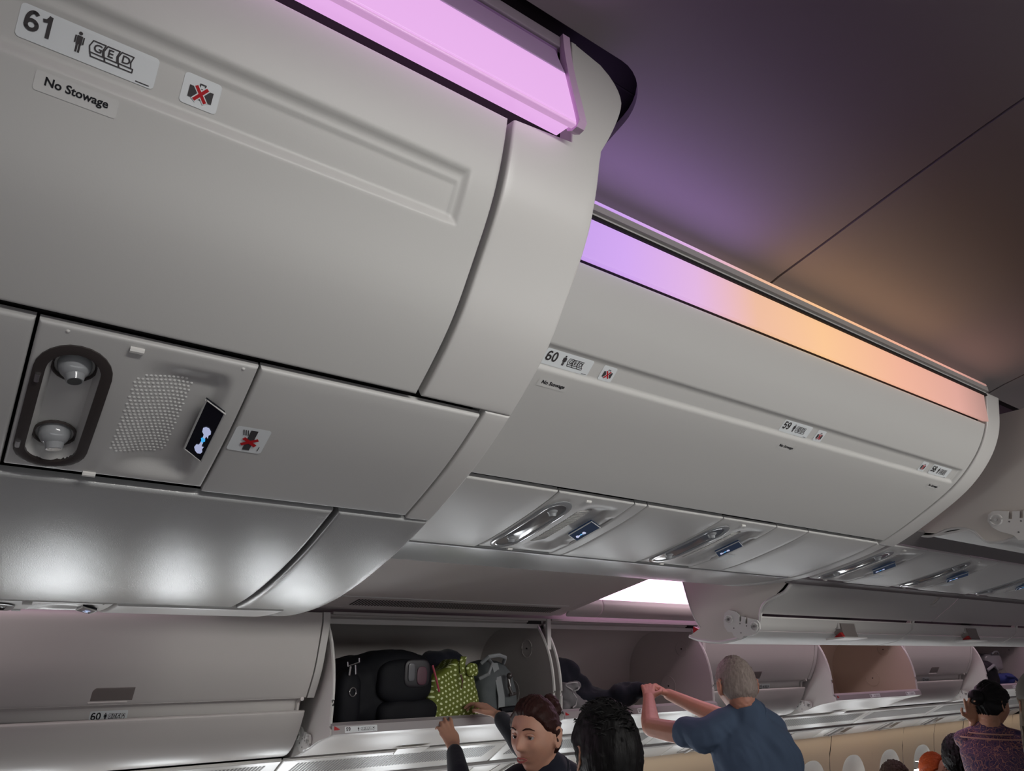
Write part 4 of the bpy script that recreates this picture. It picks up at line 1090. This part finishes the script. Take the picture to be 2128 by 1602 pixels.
# ================================================================== people
SKIN_W = mat('skin_light', (.50, .27, .19), .5, .35, sss=.15, vary=(30, .08))
SKIN_M = mat('skin_ruddy', (.47, .215, .15), .5, .35, sss=.15, vary=(30, .10))
SKIN_A = mat('skin_tan', (.40, .21, .13), .5, .35, sss=.15, vary=(30, .06))
LIPS = mat('lips', (.36, .10, .09), .4, .4)
EYEW = mat('eye_white', (.40, .36, .34), .25, .4)
IRIS = mat('iris_brown', (.03, .015, .01), .1, .6)
def hairmat(name, c, c2, rough=.55):
    m = bpy.data.materials.new(name); m.use_nodes = True; nt = m.node_tree; b = nt.nodes['Principled BSDF']
    b.inputs['Roughness'].default_value = rough; b.inputs['Specular IOR Level'].default_value = .18
    tc = nt.nodes.new('ShaderNodeTexCoord'); mp = nt.nodes.new('ShaderNodeMapping'); mp.inputs['Scale'].default_value = (160, 160, 18)
    n = nt.nodes.new('ShaderNodeTexNoise'); n.inputs['Scale'].default_value = 1.0; n.inputs['Detail'].default_value = 3
    nt.links.new(tc.outputs['Object'], mp.inputs['Vector']); nt.links.new(mp.outputs['Vector'], n.inputs['Vector'])
    mx = nt.nodes.new('ShaderNodeMix'); mx.data_type = 'RGBA'; mx.inputs['A'].default_value = (*c, 1); mx.inputs['B'].default_value = (*c2, 1)
    nt.links.new(n.outputs['Fac'], mx.inputs['Factor']); nt.links.new(mx.outputs['Result'], b.inputs['Base Color'])
    bp = nt.nodes.new('ShaderNodeBump'); bp.inputs['Strength'].default_value = .6; bp.inputs['Distance'].default_value = .003
    nt.links.new(n.outputs['Fac'], bp.inputs['Height']); nt.links.new(bp.outputs['Normal'], b.inputs['Normal'])
    return m
H_BROWN = hairmat('hair_auburn', (.012, .004, .0035), (.045, .015, .012))
H_GREY = hairmat('hair_grey', (.13, .098, .085), (.42, .345, .31), .6)
H_BLACK = hairmat('hair_black', (.003, .003, .003), (.010, .009, .009), .5)
H_RED = hairmat('hair_red', (.22, .03, .006), (.48, .085, .02))
H_DBR = hairmat('hair_dark_brown', (.018, .011, .008), (.07, .045, .032))
H_BLOND = hairmat('hair_ash_blond', (.06, .045, .03), (.30, .24, .17))

def sst(a, b, x):
    t = min(max((x-a)/(b-a), 0), 1); return t*t*(3-2*t)
def g2(x, s): return math.exp(-(x/s)**2)
def head_pt(d):
    """unit direction -> point of a head, y forward, z up, about 0.235 high"""
    x, y, z = d.x*.077, d.y*.097, d.z*.118
    lo = sst(-.015, -.11, z)
    x *= 1-.33*lo
    if y < 0: y *= 1-.42*sst(-.02, -.10, z)
    else: y *= 1-.06*lo
    if y > .045: y = .045+(y-.045)*.86
    ax = abs(x)
    f = sst(.0, .05, y)
    nose = g2(x, .0105+.004*sst(.0, -.03, z))*sst(.028, -.030, z)*(1-sst(-.030, -.044, z))
    y += f*.030*nose
    y -= f*.011*g2(ax-.031, .017)*g2(z-.006, .013)
    y += f*.005*g2(z-.026, .010)*sst(.062, .03, ax)
    y += f*.006*g2(x, .024)*(g2(z+.056, .0055)+1.1*g2(z+.068, .006))
    y -= f*.005*g2(x, .026)*g2(z+.0618, .0028)
    y -= f*.004*g2(x, .02)*g2(z+.082, .006)
    y += f*.010*g2(x, .020)*g2(z+.100, .014)
    y += f*.004*g2(ax-.045, .016)*g2(z+.022, .02)
    return Vector((x, y, z))
NU, NV = 96, 72
def dirs():
    for j in range(NV+1):
        th = math.pi*j/NV
        for i in range(NU):
            ph = 2*math.pi*i/NU
            yield Vector((math.sin(th)*math.cos(ph), math.sin(th)*math.sin(ph), math.cos(th)))
GRIDF = [(j*NU+i, j*NU+(i+1) % NU, (j+1)*NU+(i+1) % NU, (j+1)*NU+i) for j in range(NV) for i in range(NU)]
def hairline(az):
    T = [(0, .070), (35, .064), (55, .045), (70, .016), (84, .012), (96, -.03), (115, -.062), (180, -.075)]
    for (a, p), (b, q) in zip(T, T[1:]):
        if a <= az <= b: return p+(q-p)*(az-a)/(b-a)
    return T[-1][1]
def hair_shell(thick, rough, f=(60, 60, 16), top=0.0, seed=0, low=0.0, combed=False):
    V = []
    for d in dirs():
        p = head_pt(d); az = math.degrees(math.atan2(abs(d.x), d.y))
        m = sst(-.010, .012, p.z-hairline(az)+low*sst(90, 130, az))
        st = noise.noise(Vector((d.x*f[0]*.1+seed, d.y*f[1]*.1, d.z*f[2]*.1)))
        if combed:
            a = math.atan2(d.x, d.z if d.z > -.2 else -.2); st = noise.noise(Vector((a*9+seed, d.y*1.2, 0)))
        off = thick*(1+(.5 if combed else .28)*st)+rough*noise.noise(d*14+Vector((seed, 0, 0)))+top*sst(.4, 1, d.z)
        off = -.014+(off+.014)*m
        V.append(p+Vector((d.x, d.y, d.z)).normalized()*off)
    return V, list(GRIDF)
def headM(c, az, pitch=0, roll=0):
    return Matrix.Translation(Vector(c)) @ Matrix.Rotation(-R(az), 4, 'Z') @ Matrix.Rotation(R(pitch), 4, 'X') @ Matrix.Rotation(R(roll), 4, 'Y')
def xf(M, V): return [M @ Vector(v) for v in V]
def ear_mesh(s):
    b = MB()
    c = Vector((s*.0755, -.012, -.004))
    pts = []
    for k in range(18):
        a = 2*math.pi*k/18; ry = .0155+.003*math.sin(a); pts.append(c+Vector((s*(.007-.004*math.cos(a)+.003), ry*math.cos(a)-.006*math.sin(a), .030*math.sin(a))))
    b.tube(pts, .0048, 6, True)
    b.sphere(c+Vector((s*.003, 0, 0)), 1, 12, 8, (.006, .014, .027))
    b.sphere(c+Vector((s*.004, .005, -.028)), .0085, 8, 6)
    return b
def limb(pts, rad, n=12, sub=5):
    P = crspline([Vector(p) for p in pts], sub); L = len(P)
    rr = []
    for i in range(L):
        q = i/(L-1)*(len(rad)-1); k = min(int(q), len(rad)-2); rr.append(rad[k]+(rad[k+1]-rad[k])*(q-k))
    b = MB(); b.tube(P, rr, n); b.sphere(P[0], rr[0]*.98, 10, 8); b.sphere(P[-1], rr[-1]*.98, 10, 8)
    return b
def hand(w, k, nrm, thumb, curl=(25, 35, 25), size=1.0, spread=.16, tcurl=.5, tsp=1.0):
    """w wrist, k middle knuckle, nrm back-of-hand normal, thumb side vector"""
    b = MB(); w = Vector(w); k = Vector(k); d = (k-w).normalized(); nrm = Vector(nrm); nrm = (nrm-d*nrm.dot(d)).normalized()
    t = Vector(thumb); t = (t-d*t.dot(d)-nrm*t.dot(nrm)).normalized()
    Lp = (k-w).length
    offs = [.027, .009, -.009, -.026]; lens = [.070, .078, .072, .056]; rad = [.0088, .0092, .0088, .0076]
    for i in range(4):
        kn = w+d*(Lp*(1-.05*abs(i-1)))+t*offs[i]*size
        b.tube([w+t*offs[i]*.55*size, w*.5+kn*.5+t*offs[i]*.1, kn], [.0135*size, .0135*size, .0105*size], 8); b.sphere(kn, .0108*size, 8, 6)
        a = 0; p = kn; dd = (d+t*offs[i]/.027*spread*.5).normalized()
        for j, fr in enumerate((.45, .32, .25)):
            a += R(curl[j]+4*(i-1.5)); q = p+(dd*math.cos(a)-nrm*math.sin(a))*lens[i]*fr*size*1.05
            b.tube([p, q], [rad[i]*size*(1-.08*j), rad[i]*size*(1-.08*(j+1))], 8); b.sphere(q, rad[i]*size*(1-.08*(j+1)), 8, 6); p = q
    p0 = w+d*Lp*.25+t*.022*size; p1 = p0+(d*.6+t*.75*tsp-nrm*.2*tcurl).normalized()*.038*size
    p2 = p1+(d*.9+t*.25*tsp-nrm*.5*tcurl).normalized()*.030*size; p3 = p2+(d*.95-t*.1*tcurl-nrm*.5*tcurl).normalized()*.022*size
    b.tube([w+t*.008, p0, p1, p2, p3], [.013*size, .0145*size, .0115*size, .0098*size, .008*size], 8); b.sphere(p3, .008*size, 8, 6); b.sphere(p1, .0112*size, 8, 6)
    return b
def loft(rings):
    """rings of equal length -> closed mesh"""
    V = [p for r in rings for p in r]; n = len(rings[0]); F = []
    for j in range(len(rings)-1):
        for i in range(n): F.append((j*n+i, j*n+(i+1) % n, (j+1)*n+(i+1) % n, (j+1)*n+i))
    F.append(tuple(range(n))); F.append(tuple(reversed(range((len(rings)-1)*n, len(rings)*n))))
    return V, F
def torso(base, top, az, W, D, lean=(0, 0), n=28):
    """from pelvis to neck; W, D: half width / depth factors per level"""
    base, top = Vector(base), Vector(top); rt = Vector((math.cos(R(az)), -math.sin(R(az)), 0)); fw = Vector((math.sin(R(az)), math.cos(R(az)), 0))
    rings = []
    for k, (q, w, d) in enumerate(zip((0, .14, .30, .46, .62, .78, .88, .95, 1.0), W, D)):
        c = base.lerp(top, q)-fw*.015*math.sin(q*3.1)
        rings.append([c+rt*w*abs(math.cos(a))**.85*(1 if math.cos(a) > 0 else -1)+fw*d*abs(math.sin(a))**.9*(1 if math.sin(a) > 0 else -1) for a in [2*math.pi*i/n for i in range(n)]])
    return loft(rings)
TW = (.165, .172, .155, .158, .178, .190, .172, .115, .062); TD = (.115, .118, .105, .108, .118, .112, .090, .070, .058)
def folds(amp, f=14, st=(1, 1, .35)):
    def fn(v):
        w = Vector((v.x+.4*v.z, v.y-.3*v.z, v.z*.45))
        a = noise.noise(w*f); b = noise.noise(w*f*1.9+Vector((3, 1, 2)))
        return amp*(.9*a)+amp*.9*(.5-abs(b)*2)*max(0, noise.noise(v*5)+.35)
    return fn
def person(label, head, az, skin, top_m, neck, pelvis, feet, body_az, arms, hair, hair_m, pitch=0, roll=0, scale=1.0, sleeve='short', face=False, trousers=None, group=None, shirt_amp=.006, seated=False, voxel=.0048, name='person', shirt_name='shirt', collar=True, broad=1.0):
    c = Vector(head)
    root = thing(name, label, 'person', (pelvis[0], pelvis[1], 0.0), group)
    M = headM(c, az, pitch, roll) @ Matrix.Scale(scale, 4)
    b = MB(); hv = [head_pt(d) for d in dirs()]; b.add(xf(M, hv), GRIDF)
    for s in (-1, 1): e = ear_mesh(s); b.add(xf(M, e.V), e.F)
    nk = Vector(neck)
    nb = limb([M @ Vector((0, -.028, -.045)), M @ Vector((0, -.030, -.09)), nk], [.056*scale, .052*scale, .066*scale]); b.add(nb.V, nb.F)
    W = [w*broad for w in TW]
    tv, tf = torso(pelvis, nk, body_az, [w*.86 for w in W], [d*.86 for d in TD]); b.add(tv, tf)
    sl = MB()
    tv, tf = torso(pelvis, nk+Vector((0, 0, -.005)), body_az, W, TD); sl.add(tv, tf)
    for a in arms:
        sh, el, wr = [Vector(q) for q in a['j']]; rs = a.get('r', 1.0)
        ab = limb([sh, sh.lerp(el, .5)+Vector((0, 0, -.006)), el], [.050*rs, .046*rs, .040*rs]); b.add(ab.V, ab.F)
        ab = limb([el, el.lerp(wr, .35)+Vector((0, 0, -.008)), wr], [.040*rs, .042*rs, .027*rs]); b.add(ab.V, ab.F)
        hb = hand(wr, **a['hand']); b.add(hb.V, hb.F)
        ins = nk.lerp(sh, .55)
        if sleeve == 'short':
            e = sh.lerp(el, a.get('sl', .34)); sb = limb([ins, sh, e], [.066*rs, .064*rs, .060*rs]); sl.add(sb.V, sb.F)
            sb = limb([nk+Vector((0, 0, .012)), nk.lerp(sh, .5)+Vector((0, 0, .012)), sh], [.050*rs, .046*rs, .05*rs]); sl.add(sb.V, sb.F)
        else:
            sb = limb([ins, sh, el, el.lerp(wr, .45), el.lerp(wr, .88)], [.072*rs, .066*rs, .054*rs, .048*rs, .038*rs]); sl.add(sb.V, sb.F)
    q = limb([nk+Vector((0, 0, -.09)), nk+Vector((0, 0, -.012))], [.105*broad, .086*scale]); sl.add(q.V, q.F)
    # legs
    lg = MB(); px = Vector(pelvis); rt = Vector((math.cos(R(body_az)), -math.sin(R(body_az)), 0)); fw = Vector((math.sin(R(body_az)), math.cos(R(body_az)), 0))
    lg.add(*torso(px+Vector((0, 0, -.10)), px+Vector((0, 0, .10)), body_az, [.165*broad]*8+[.15*broad], [.118]*8+[.10]))
    for s in (-1, 1):
        hip = px+rt*.085*s
        if seated:
            kn = hip+fw*.42+Vector((0, 0, .02)); an = kn+fw*.03+Vector((0, 0, .10-kn.z)); ft = an
        else:
            an = Vector((px.x, px.y, .09))+rt*.10*s; kn = hip.lerp(an, .5)+fw*.02
        q = limb([hip, hip.lerp(kn, .5), kn, kn.lerp(an, .5), an], [.088, .080, .060, .058, .045]); lg.add(q.V, q.F)
        obj('shoe', *rbox((an.x+fw.x*.05, an.y+fw.y*.05, .045), .045, .13, .045, 3, rot=-R(body_az)), BLACK, root)
    obj('trousers', *remesh(lg.V, lg.F, .014, 2, folds(.006, 10)), trousers or NAVY, root)
    bd = obj('body', *remesh(b.V, b.F, voxel, 1), skin, root)
    ff = folds(shirt_amp)
    obj(shirt_name, *remesh(sl.V, sl.F, .0085, 3, lambda v: .003+ff(v)*sst(.0, .12, nk.z-v.z)), top_m, root)
    if collar:
        cb = MB(); d = (nk-(M @ Vector((0, -.03, -.08)))).normalized(); ax = d.cross(Vector((1, 0, 0))).normalized(); bx = d.cross(ax)
        cb.tube([nk+Vector((0, 0, -.004))+(ax*math.cos(a)+bx*math.sin(a))*.080*scale for a in [2*math.pi*k/24 for k in range(24)]], .008, 6, True); cb.build('collar', top_m, root)
    if hair:
        V, F = hair_shell(**hair); hr = obj('hair', xf(M, V), F, hair_m, root)
    if face:
        for s in (-1, 1):
            e = MB(); e.sphere(M @ Vector((s*.031, .0690, .005)), .0122*scale, 14, 10); ey = e.build('eye', EYEW, root)
            look = (M.to_3x3() @ Vector((-.15, 1, 0))).normalized()
            e = MB(); e.sphere(M @ Vector((s*.031, .0690, .005))+look*.0070*scale, .0072*scale, 12, 8); e.build('iris', IRIS, ey)
            e = MB(); e.tube(xf(M, [(s*.016, .0795, .0085), (s*.025, .0835, .0125), (s*.036, .0805, .0120), (s*.047, .071, .006)]), [.0022, .0036, .0036, .0016], 6); e.build('eyelid', skin, ey)
            e = MB(); e.tube(xf(M, [(s*.014, .093, .027), (s*.026, .0915, .0325), (s*.038, .085, .0325), (s*.050, .073, .025)]), [.0018, .0026, .0022, .0010], 6); e.build('eyebrow', hair_m, root)
        e = MB(); e.tube(xf(M, [(-.021, .0845, -.0625), (-.010, .0925, -.0575), (0, .0945, -.0585), (.010, .0925, -.0575), (.021, .0845, -.0625)]), [.0012, .0028, .0030, .0028, .0012], 6)
        e.tube(xf(M, [(-.020, .0845, -.0635), (-.010, .0915, -.0685), (0, .0935, -.0695), (.010, .0915, -.0685), (.020, .0845, -.0635)]), [.0012, .0032, .0037, .0032, .0012], 6); e.build('lips', LIPS, root)
    return root, M
# ---- the woman reaching into bin 59
JK = mat('navy_jacket', (.011, .013, .024), .85, .2, sheen=.15, bump=(300, .2))
wr, MW = person('woman with auburn bun and navy jacket reaching into bin 59', (1.615, 2.085, 1.590), -108, SKIN_W, JK, (1.675, 2.105, 1.475), (1.72, 2.15, .95), None, -8,
    [dict(j=((1.56, 2.20, 1.41), (1.55, 2.42, 1.36), (1.672, 2.69, 1.494)), r=.82, hand=dict(k=(1.678, 2.757, 1.548), nrm=(-.25, -.80, .55), thumb=(1, .1, .1), curl=(-8, 22, 34), size=.95, spread=.30, tsp=.30)),
     dict(j=((1.83, 2.13, 1.42), (1.835, 2.42, 1.50), (1.868, 2.66, 1.600)), r=.82, hand=dict(k=(1.852, 2.775, 1.640), nrm=(.1, -.35, .95), thumb=(-.6, -.3, -.75), curl=(22, 30, 24), size=.92, spread=.35))],
    dict(thick=.010, rough=.003, combed=True, seed=2), H_BROWN, pitch=-4, roll=0, scale=.97, sleeve='long', face=True, shirt_name='jacket')
b = MB(); b.sphere(MW @ Vector((.0, -.098, .075)), .040, 20, 14, (1, 1, 1.0)); V, F = remesh(b.V, b.F, .005, 1, lambda v: .009*nz(v, 60)+.004*nz(v, 120)); obj('hair_bun', V, F, H_BROWN, wr)
b = MB(); b.tube([MW @ Vector((.083+.006*math.sin(a), -.006, -.042+.007*math.cos(a))) for a in [2*math.pi*k/12 for k in range(12)]], .0013, 5, True); b.build('earring', METAL, wr)
# ---- the man in the blue T-shirt
TS = mat('blue_tshirt', (.068, .098, .155), .85, .2, bump=(500, .15))
mr, MM = person('grey-haired man in a blue T-shirt pulling a jacket from bin 57', (2.735, 2.115, 1.712), 24, SKIN_M, TS, (2.745, 2.085, 1.605), (2.76, 2.02, .98), None, 22,
    [dict(j=((2.575, 2.165, 1.528), (2.535, 2.44, 1.538), (2.715, 2.615, 1.640)), r=1.0, hand=dict(k=(2.775, 2.672, 1.695), nrm=(-.55, -.5, .6), thumb=(.7, -.3, .3), curl=(62, 60, 35), size=1.02, spread=.05)),
     dict(j=((2.895, 2.075, 1.535), (3.03, 2.38, 1.545), (2.895, 2.655, 1.652)), r=1.0, hand=dict(k=(2.845, 2.70, 1.692), nrm=(.3, -.5, .75), thumb=(-.6, -.5, .0), curl=(62, 60, 35), size=1.02, spread=.05))],
    dict(thick=.0055, rough=.004, f=(90, 90, 90), seed=5), H_GREY, pitch=-8, scale=1.0, shirt_amp=.020, broad=.98)
# ---- black-haired head in front
PT1 = mat('pale_shirt', (.42, .33, .31), .85, .2)
pr_, MB1 = person('man with thick black hair seen from behind, between the woman and the man', (1.42, 1.53, 1.598), 18, SKIN_A, PT1, (1.43, 1.515, 1.47), (1.44, 1.50, .95), None, 15,
    [dict(j=((1.25, 1.56, 1.39), (1.22, 1.60, 1.12), (1.25, 1.70, .90)), hand=dict(k=(1.26, 1.73, .82), nrm=(-1, 0, 0), thumb=(0, 1, 0))),
     dict(j=((1.60, 1.46, 1.39), (1.64, 1.46, 1.12), (1.64, 1.56, .90)), hand=dict(k=(1.64, 1.59, .82), nrm=(1, 0, 0), thumb=(0, 1, 0)))],
    dict(thick=.015, rough=.003, f=(90, 90, 20), top=.004, seed=9, low=.02), H_BLACK, scale=.98)
b = MB()
random.seed(3)
for i in range(110):
    d = Vector((random.uniform(-.7, .7), random.uniform(-.9, .5), random.uniform(.45, 1))).normalized(); p = head_pt(d)
    tg = d.cross(Vector((random.uniform(-.4, .4), random.uniform(-.3, .3), 1))).normalized()*(1 if random.random() < .8 else -1)
    b.tube([MB1 @ (p+d*.010), MB1 @ (p+d*.022+tg*.014), MB1 @ (p+d*.021+tg*.032)], [.0035, .0025, .0005], 5)
b.build('hair_tufts', H_BLACK, pr_)
# ---- flight attendant
def batik():
    m = bpy.data.materials.new('batik'); m.use_nodes = True; nt = m.node_tree; b = nt.nodes['Principled BSDF']; b.inputs['Roughness'].default_value = .7
    tc = nt.nodes.new('ShaderNodeTexCoord'); n = nt.nodes.new('ShaderNodeTexNoise'); n.inputs['Scale'].default_value = 18; n.inputs['Detail'].default_value = 1
    nt.links.new(tc.outputs['Object'], n.inputs['Vector'])
    mixv = nt.nodes.new('ShaderNodeMix'); mixv.data_type = 'RGBA'; mixv.inputs['Factor'].default_value = .12
    nt.links.new(tc.outputs['Object'], mixv.inputs['A']); nt.links.new(n.outputs['Color'], mixv.inputs['B'])
    v = nt.nodes.new('ShaderNodeTexVoronoi'); v.feature = 'DISTANCE_TO_EDGE'; v.inputs['Scale'].default_value = 36
    nt.links.new(mixv.outputs['Result'], v.inputs['Vector'])
    r = nt.nodes.new('ShaderNodeValToRGB'); e = r.color_ramp.elements
    e[0].position = 0; e[0].color = (.30, .14, .11, 1); e[1].position = .35; e[1].color = (.03, .02, .07, 1)
    q = e.new(.045); q.color = (.26, .12, .11, 1); q = e.new(.07); q.color = (.028, .018, .062, 1); q = e.new(.18); q.color = (.04, .024, .075, 1); q = e.new(.22); q.color = (.14, .06, .085, 1)
    nt.links.new(v.outputs['Distance'], r.inputs['Fac']); nt.links.new(r.outputs['Color'], b.inputs['Base Color'])
    return m
BAT = batik()
ar, MA = person('flight attendant in patterned purple uniform, hand raised to her black updo', (4.755, 1.945, 1.572), 108, SKIN_A, BAT, (4.74, 1.975, 1.44), (4.74, 2.0, .92), None, 72,
    [dict(j=((4.70, 2.11, 1.385), (4.97, 2.17, 1.36), (4.690, 2.035, 1.490)), r=.72, hand=dict(k=(4.655, 2.015, 1.560), nrm=(.7, .6, .1), thumb=(-.75, .6, 0), curl=(12, 18, 14), size=.92, spread=.3)),
     dict(j=((4.79, 1.83, 1.385), (4.86, 1.80, 1.15), (4.98, 1.90, .98)), r=.72, hand=dict(k=(5.0, 1.93, .90), nrm=(1, 0, 0), thumb=(0, 1, 0)))],
    dict(thick=.016, rough=.001, combed=True, seed=4), H_BLACK, scale=.95, pitch=-10, shirt_name='uniform', broad=.86, shirt_amp=.003)
b = MB(); b.sphere(MA @ Vector((.0, -.115, .02)), .042, 18, 12); b.build('hair_bun', H_BLACK, ar)
cb = MB()
for rr, z, mm in ((.078, -.002, 0), (.105, -.020, 1)):
    pass
YOKE = mat('uniform_piping', (.36, .20, .15), .7)
nk = Vector((4.74, 1.975, 1.44))
for rr, dz in ((.088, -.014), (.118, -.036)):
    m = MB(); m.tube([nk+Vector((rr*1.35*math.cos(a)*math.cos(R(72))+rr*.95*math.sin(a)*math.sin(R(72)), -rr*1.35*math.cos(a)*math.sin(R(72))+rr*.95*math.sin(a)*math.cos(R(72)), dz)) for a in [2*math.pi*k/36 for k in range(36)]], .0045, 6, True)
    m.build('neck_piping', YOKE, ar)
# ---- person with cap and long hair at the right edge
CAPM = mat('cap_grey', (.18, .165, .15), .9, .1, bump=(400, .3))
cr_, MC = person('person in a grey cap with long ash-blond hair, cut by the right edge', (3.185, 1.122, 1.66), 60, SKIN_W, mat('grey_top', (.12, .11, .10), .9), (3.20, 1.11, 1.50), (3.22, 1.10, .95), None, 60,
    [dict(j=((3.16, 1.20, 1.40), (3.16, 1.24, 1.12), (3.22, 1.32, .92)), r=.7, hand=dict(k=(3.23, 1.35, .84), nrm=(-1, 0, 0), thumb=(0, 1, 0))),
     dict(j=((3.31, .97, 1.40), (3.36, .95, 1.12), (3.40, 1.05, .92)), r=.7, hand=dict(k=(3.41, 1.08, .84), nrm=(1, 0, 0), thumb=(0, 1, 0)))],
    dict(thick=.012, rough=.003, combed=True, seed=6), H_BLOND, scale=.97, broad=.7)
b = MB()
for i in range(46):
    a = R(70+220*i/45); x0 = Vector((.078*math.sin(a), .095*math.cos(a)-.005, .0)); x0.x = math.sin(a)*.082; x0.y = math.cos(a)*.10-.01
    b.tube([MC @ Vector((x0.x*.9, x0.y*.9, .05)), MC @ Vector((x0.x*1.1, x0.y*1.08, -.06)), MC @ Vector((x0.x*1.12+.01*math.sin(i*1.7), x0.y*1.12, -.17)), MC @ Vector((x0.x*1.0+.012*math.sin(i*2.3), x0.y*1.05, -.30))], [.008, .010, .009, .003], 6)
b.build('long_hair', H_BLOND, cr_)
V = []; F = []
for d in dirs():
    p = head_pt(d); m_ = sst(.030, .050, p.z+.015*(d.y < 0)); V.append(p+d*(-.01+.030*m_))
obj('cap', xf(MC, V), GRIDF, CAPM, cr_)
b = MB(); b.add(*rbox((0, .12, .045), .07, .055, .004, 3)); obj('cap_brim', xf(MC, b.V), b.F, CAPM, cr_)
# ---- seated passengers by the windows, each in a seat
SEATM = mat('seat_fabric', (.07, .05, .09), .9, .1); SEATP = mat('seat_shell', (.25, .24, .24), .4)
def seat(x, y, lb):
    t = thing('aircraft_seat', lb, 'seat', (x, y, 0), 'seats under the seated passengers')
    obj('cushion', *rbox((x+.12, y, .42), .24, .22, .06, 5), SEATM, t); obj('backrest', *rbox((x-.17, y, .68), .05, .22, .30, 5), SEATM, t)
    for s in (-1, 1): obj('armrest', *rbox((x+.08, y+s*.235, .62), .2, .025, .03, 4), SEATP, t)
    for dx in (-.05, .28): obj('leg', *MB().box((x+dx-.02, y-.15, 0), (x+dx+.02, y+.15, .37)).__dict__.values(), SEATP, t)
    return t
def sitter(label, h, az, skin, top, hair, hm, sc=1.0, face=False, pitch=0):
    x, y, z = h
    return person(label, h, az, skin, top, (x-.02, y, z-.135), (x-.04, y, .56), None, 90,
        [dict(j=((x-.02, y+.17, z-.22), (x+.02, y+.20, z-.46), (x+.24, y+.14, .62)), r=.9, hand=dict(k=(x+.31, y+.13, .60), nrm=(0, 0, 1), thumb=(0, -1, 0))),
         dict(j=((x-.02, y-.17, z-.22), (x+.02, y-.20, z-.46), (x+.24, y-.14, .62)), r=.9, hand=dict(k=(x+.31, y-.13, .60), nrm=(0, 0, 1), thumb=(0, 1, 0)))],
        hair, hm, scale=sc, face=face, seated=True, pitch=pitch, voxel=.006)
DK = mat('dark_top', (.03, .03, .035), .9); 
s1, M1 = sitter('seated passenger with tousled dark brown hair, before the second window', (5.16, 2.79, 1.045), 100, SKIN_W, DK, dict(thick=.016, rough=.006, f=(70, 70, 25), seed=11, low=.02), H_DBR)
s2, M2 = sitter('red-haired woman with glasses seated by a bright window', (6.075, 2.965, 1.01), 166, SKIN_W, mat('cream_top', (.5, .45, .4), .9), dict(thick=.016, rough=.003, combed=True, seed=12, low=.03), H_RED, face=True, pitch=16)
for s in (-1, 1):
    b = MB(); b.tube([M2 @ Vector((s*.031+.019*math.cos(a), .093, .003+.016*math.sin(a))) for a in [2*math.pi*k/18 for k in range(18)]], .0016, 5, True); b.tube([M2 @ Vector((s*.05, .09, .006)), M2 @ Vector((s*.078, .0, .008))], .0014, 5); b.build('glasses', BEZEL, s2)
b = MB()
for i in range(26):
    a = R(95+170*i/25); q = Vector((math.sin(a)*.085, math.cos(a)*.10-.01, 0)); b.tube([M2 @ Vector((q.x*.95, q.y*.95, .03)), M2 @ Vector((q.x*1.08, q.y*1.05, -.08)), M2 @ Vector((q.x*1.05, q.y*1.0, -.17))], [.010, .011, .004], 6)
b.build('long_hair', H_RED, s2)
s3, M3 = sitter('seated passenger with black hair beside the red-haired woman', (5.02, 2.295, 1.248), 80, SKIN_A, DK, dict(thick=.018, rough=.006, seed=13, low=.02), H_BLACK)
s4, M4 = sitter('black-haired passenger lowest in front of the flight attendant', (5.66, 2.478, 1.11), 75, SKIN_A, DK, dict(thick=.018, rough=.005, seed=14, low=.02), H_BLACK)
s5, M5 = sitter('passenger of whom only the crown of dark hair shows, right of the man in blue', (4.165, 2.55, 1.085), 90, SKIN_A, DK, dict(thick=.014, rough=.004, seed=15), H_DBR)
for (x, y), lb in (((5.12, 2.79), 'seat under the passenger with tousled brown hair'), ((6.03, 2.965), 'seat under the red-haired woman'), ((4.98, 2.295), 'seat under the black-haired passenger beside the red-haired woman'), ((5.06, 2.0), None), ((4.125, 2.55), 'seat under the passenger whose crown alone shows')):
    if lb: seat(x-.05, y, lb)
seat(5.57, 2.478, 'seat under the lowest black-haired passenger')
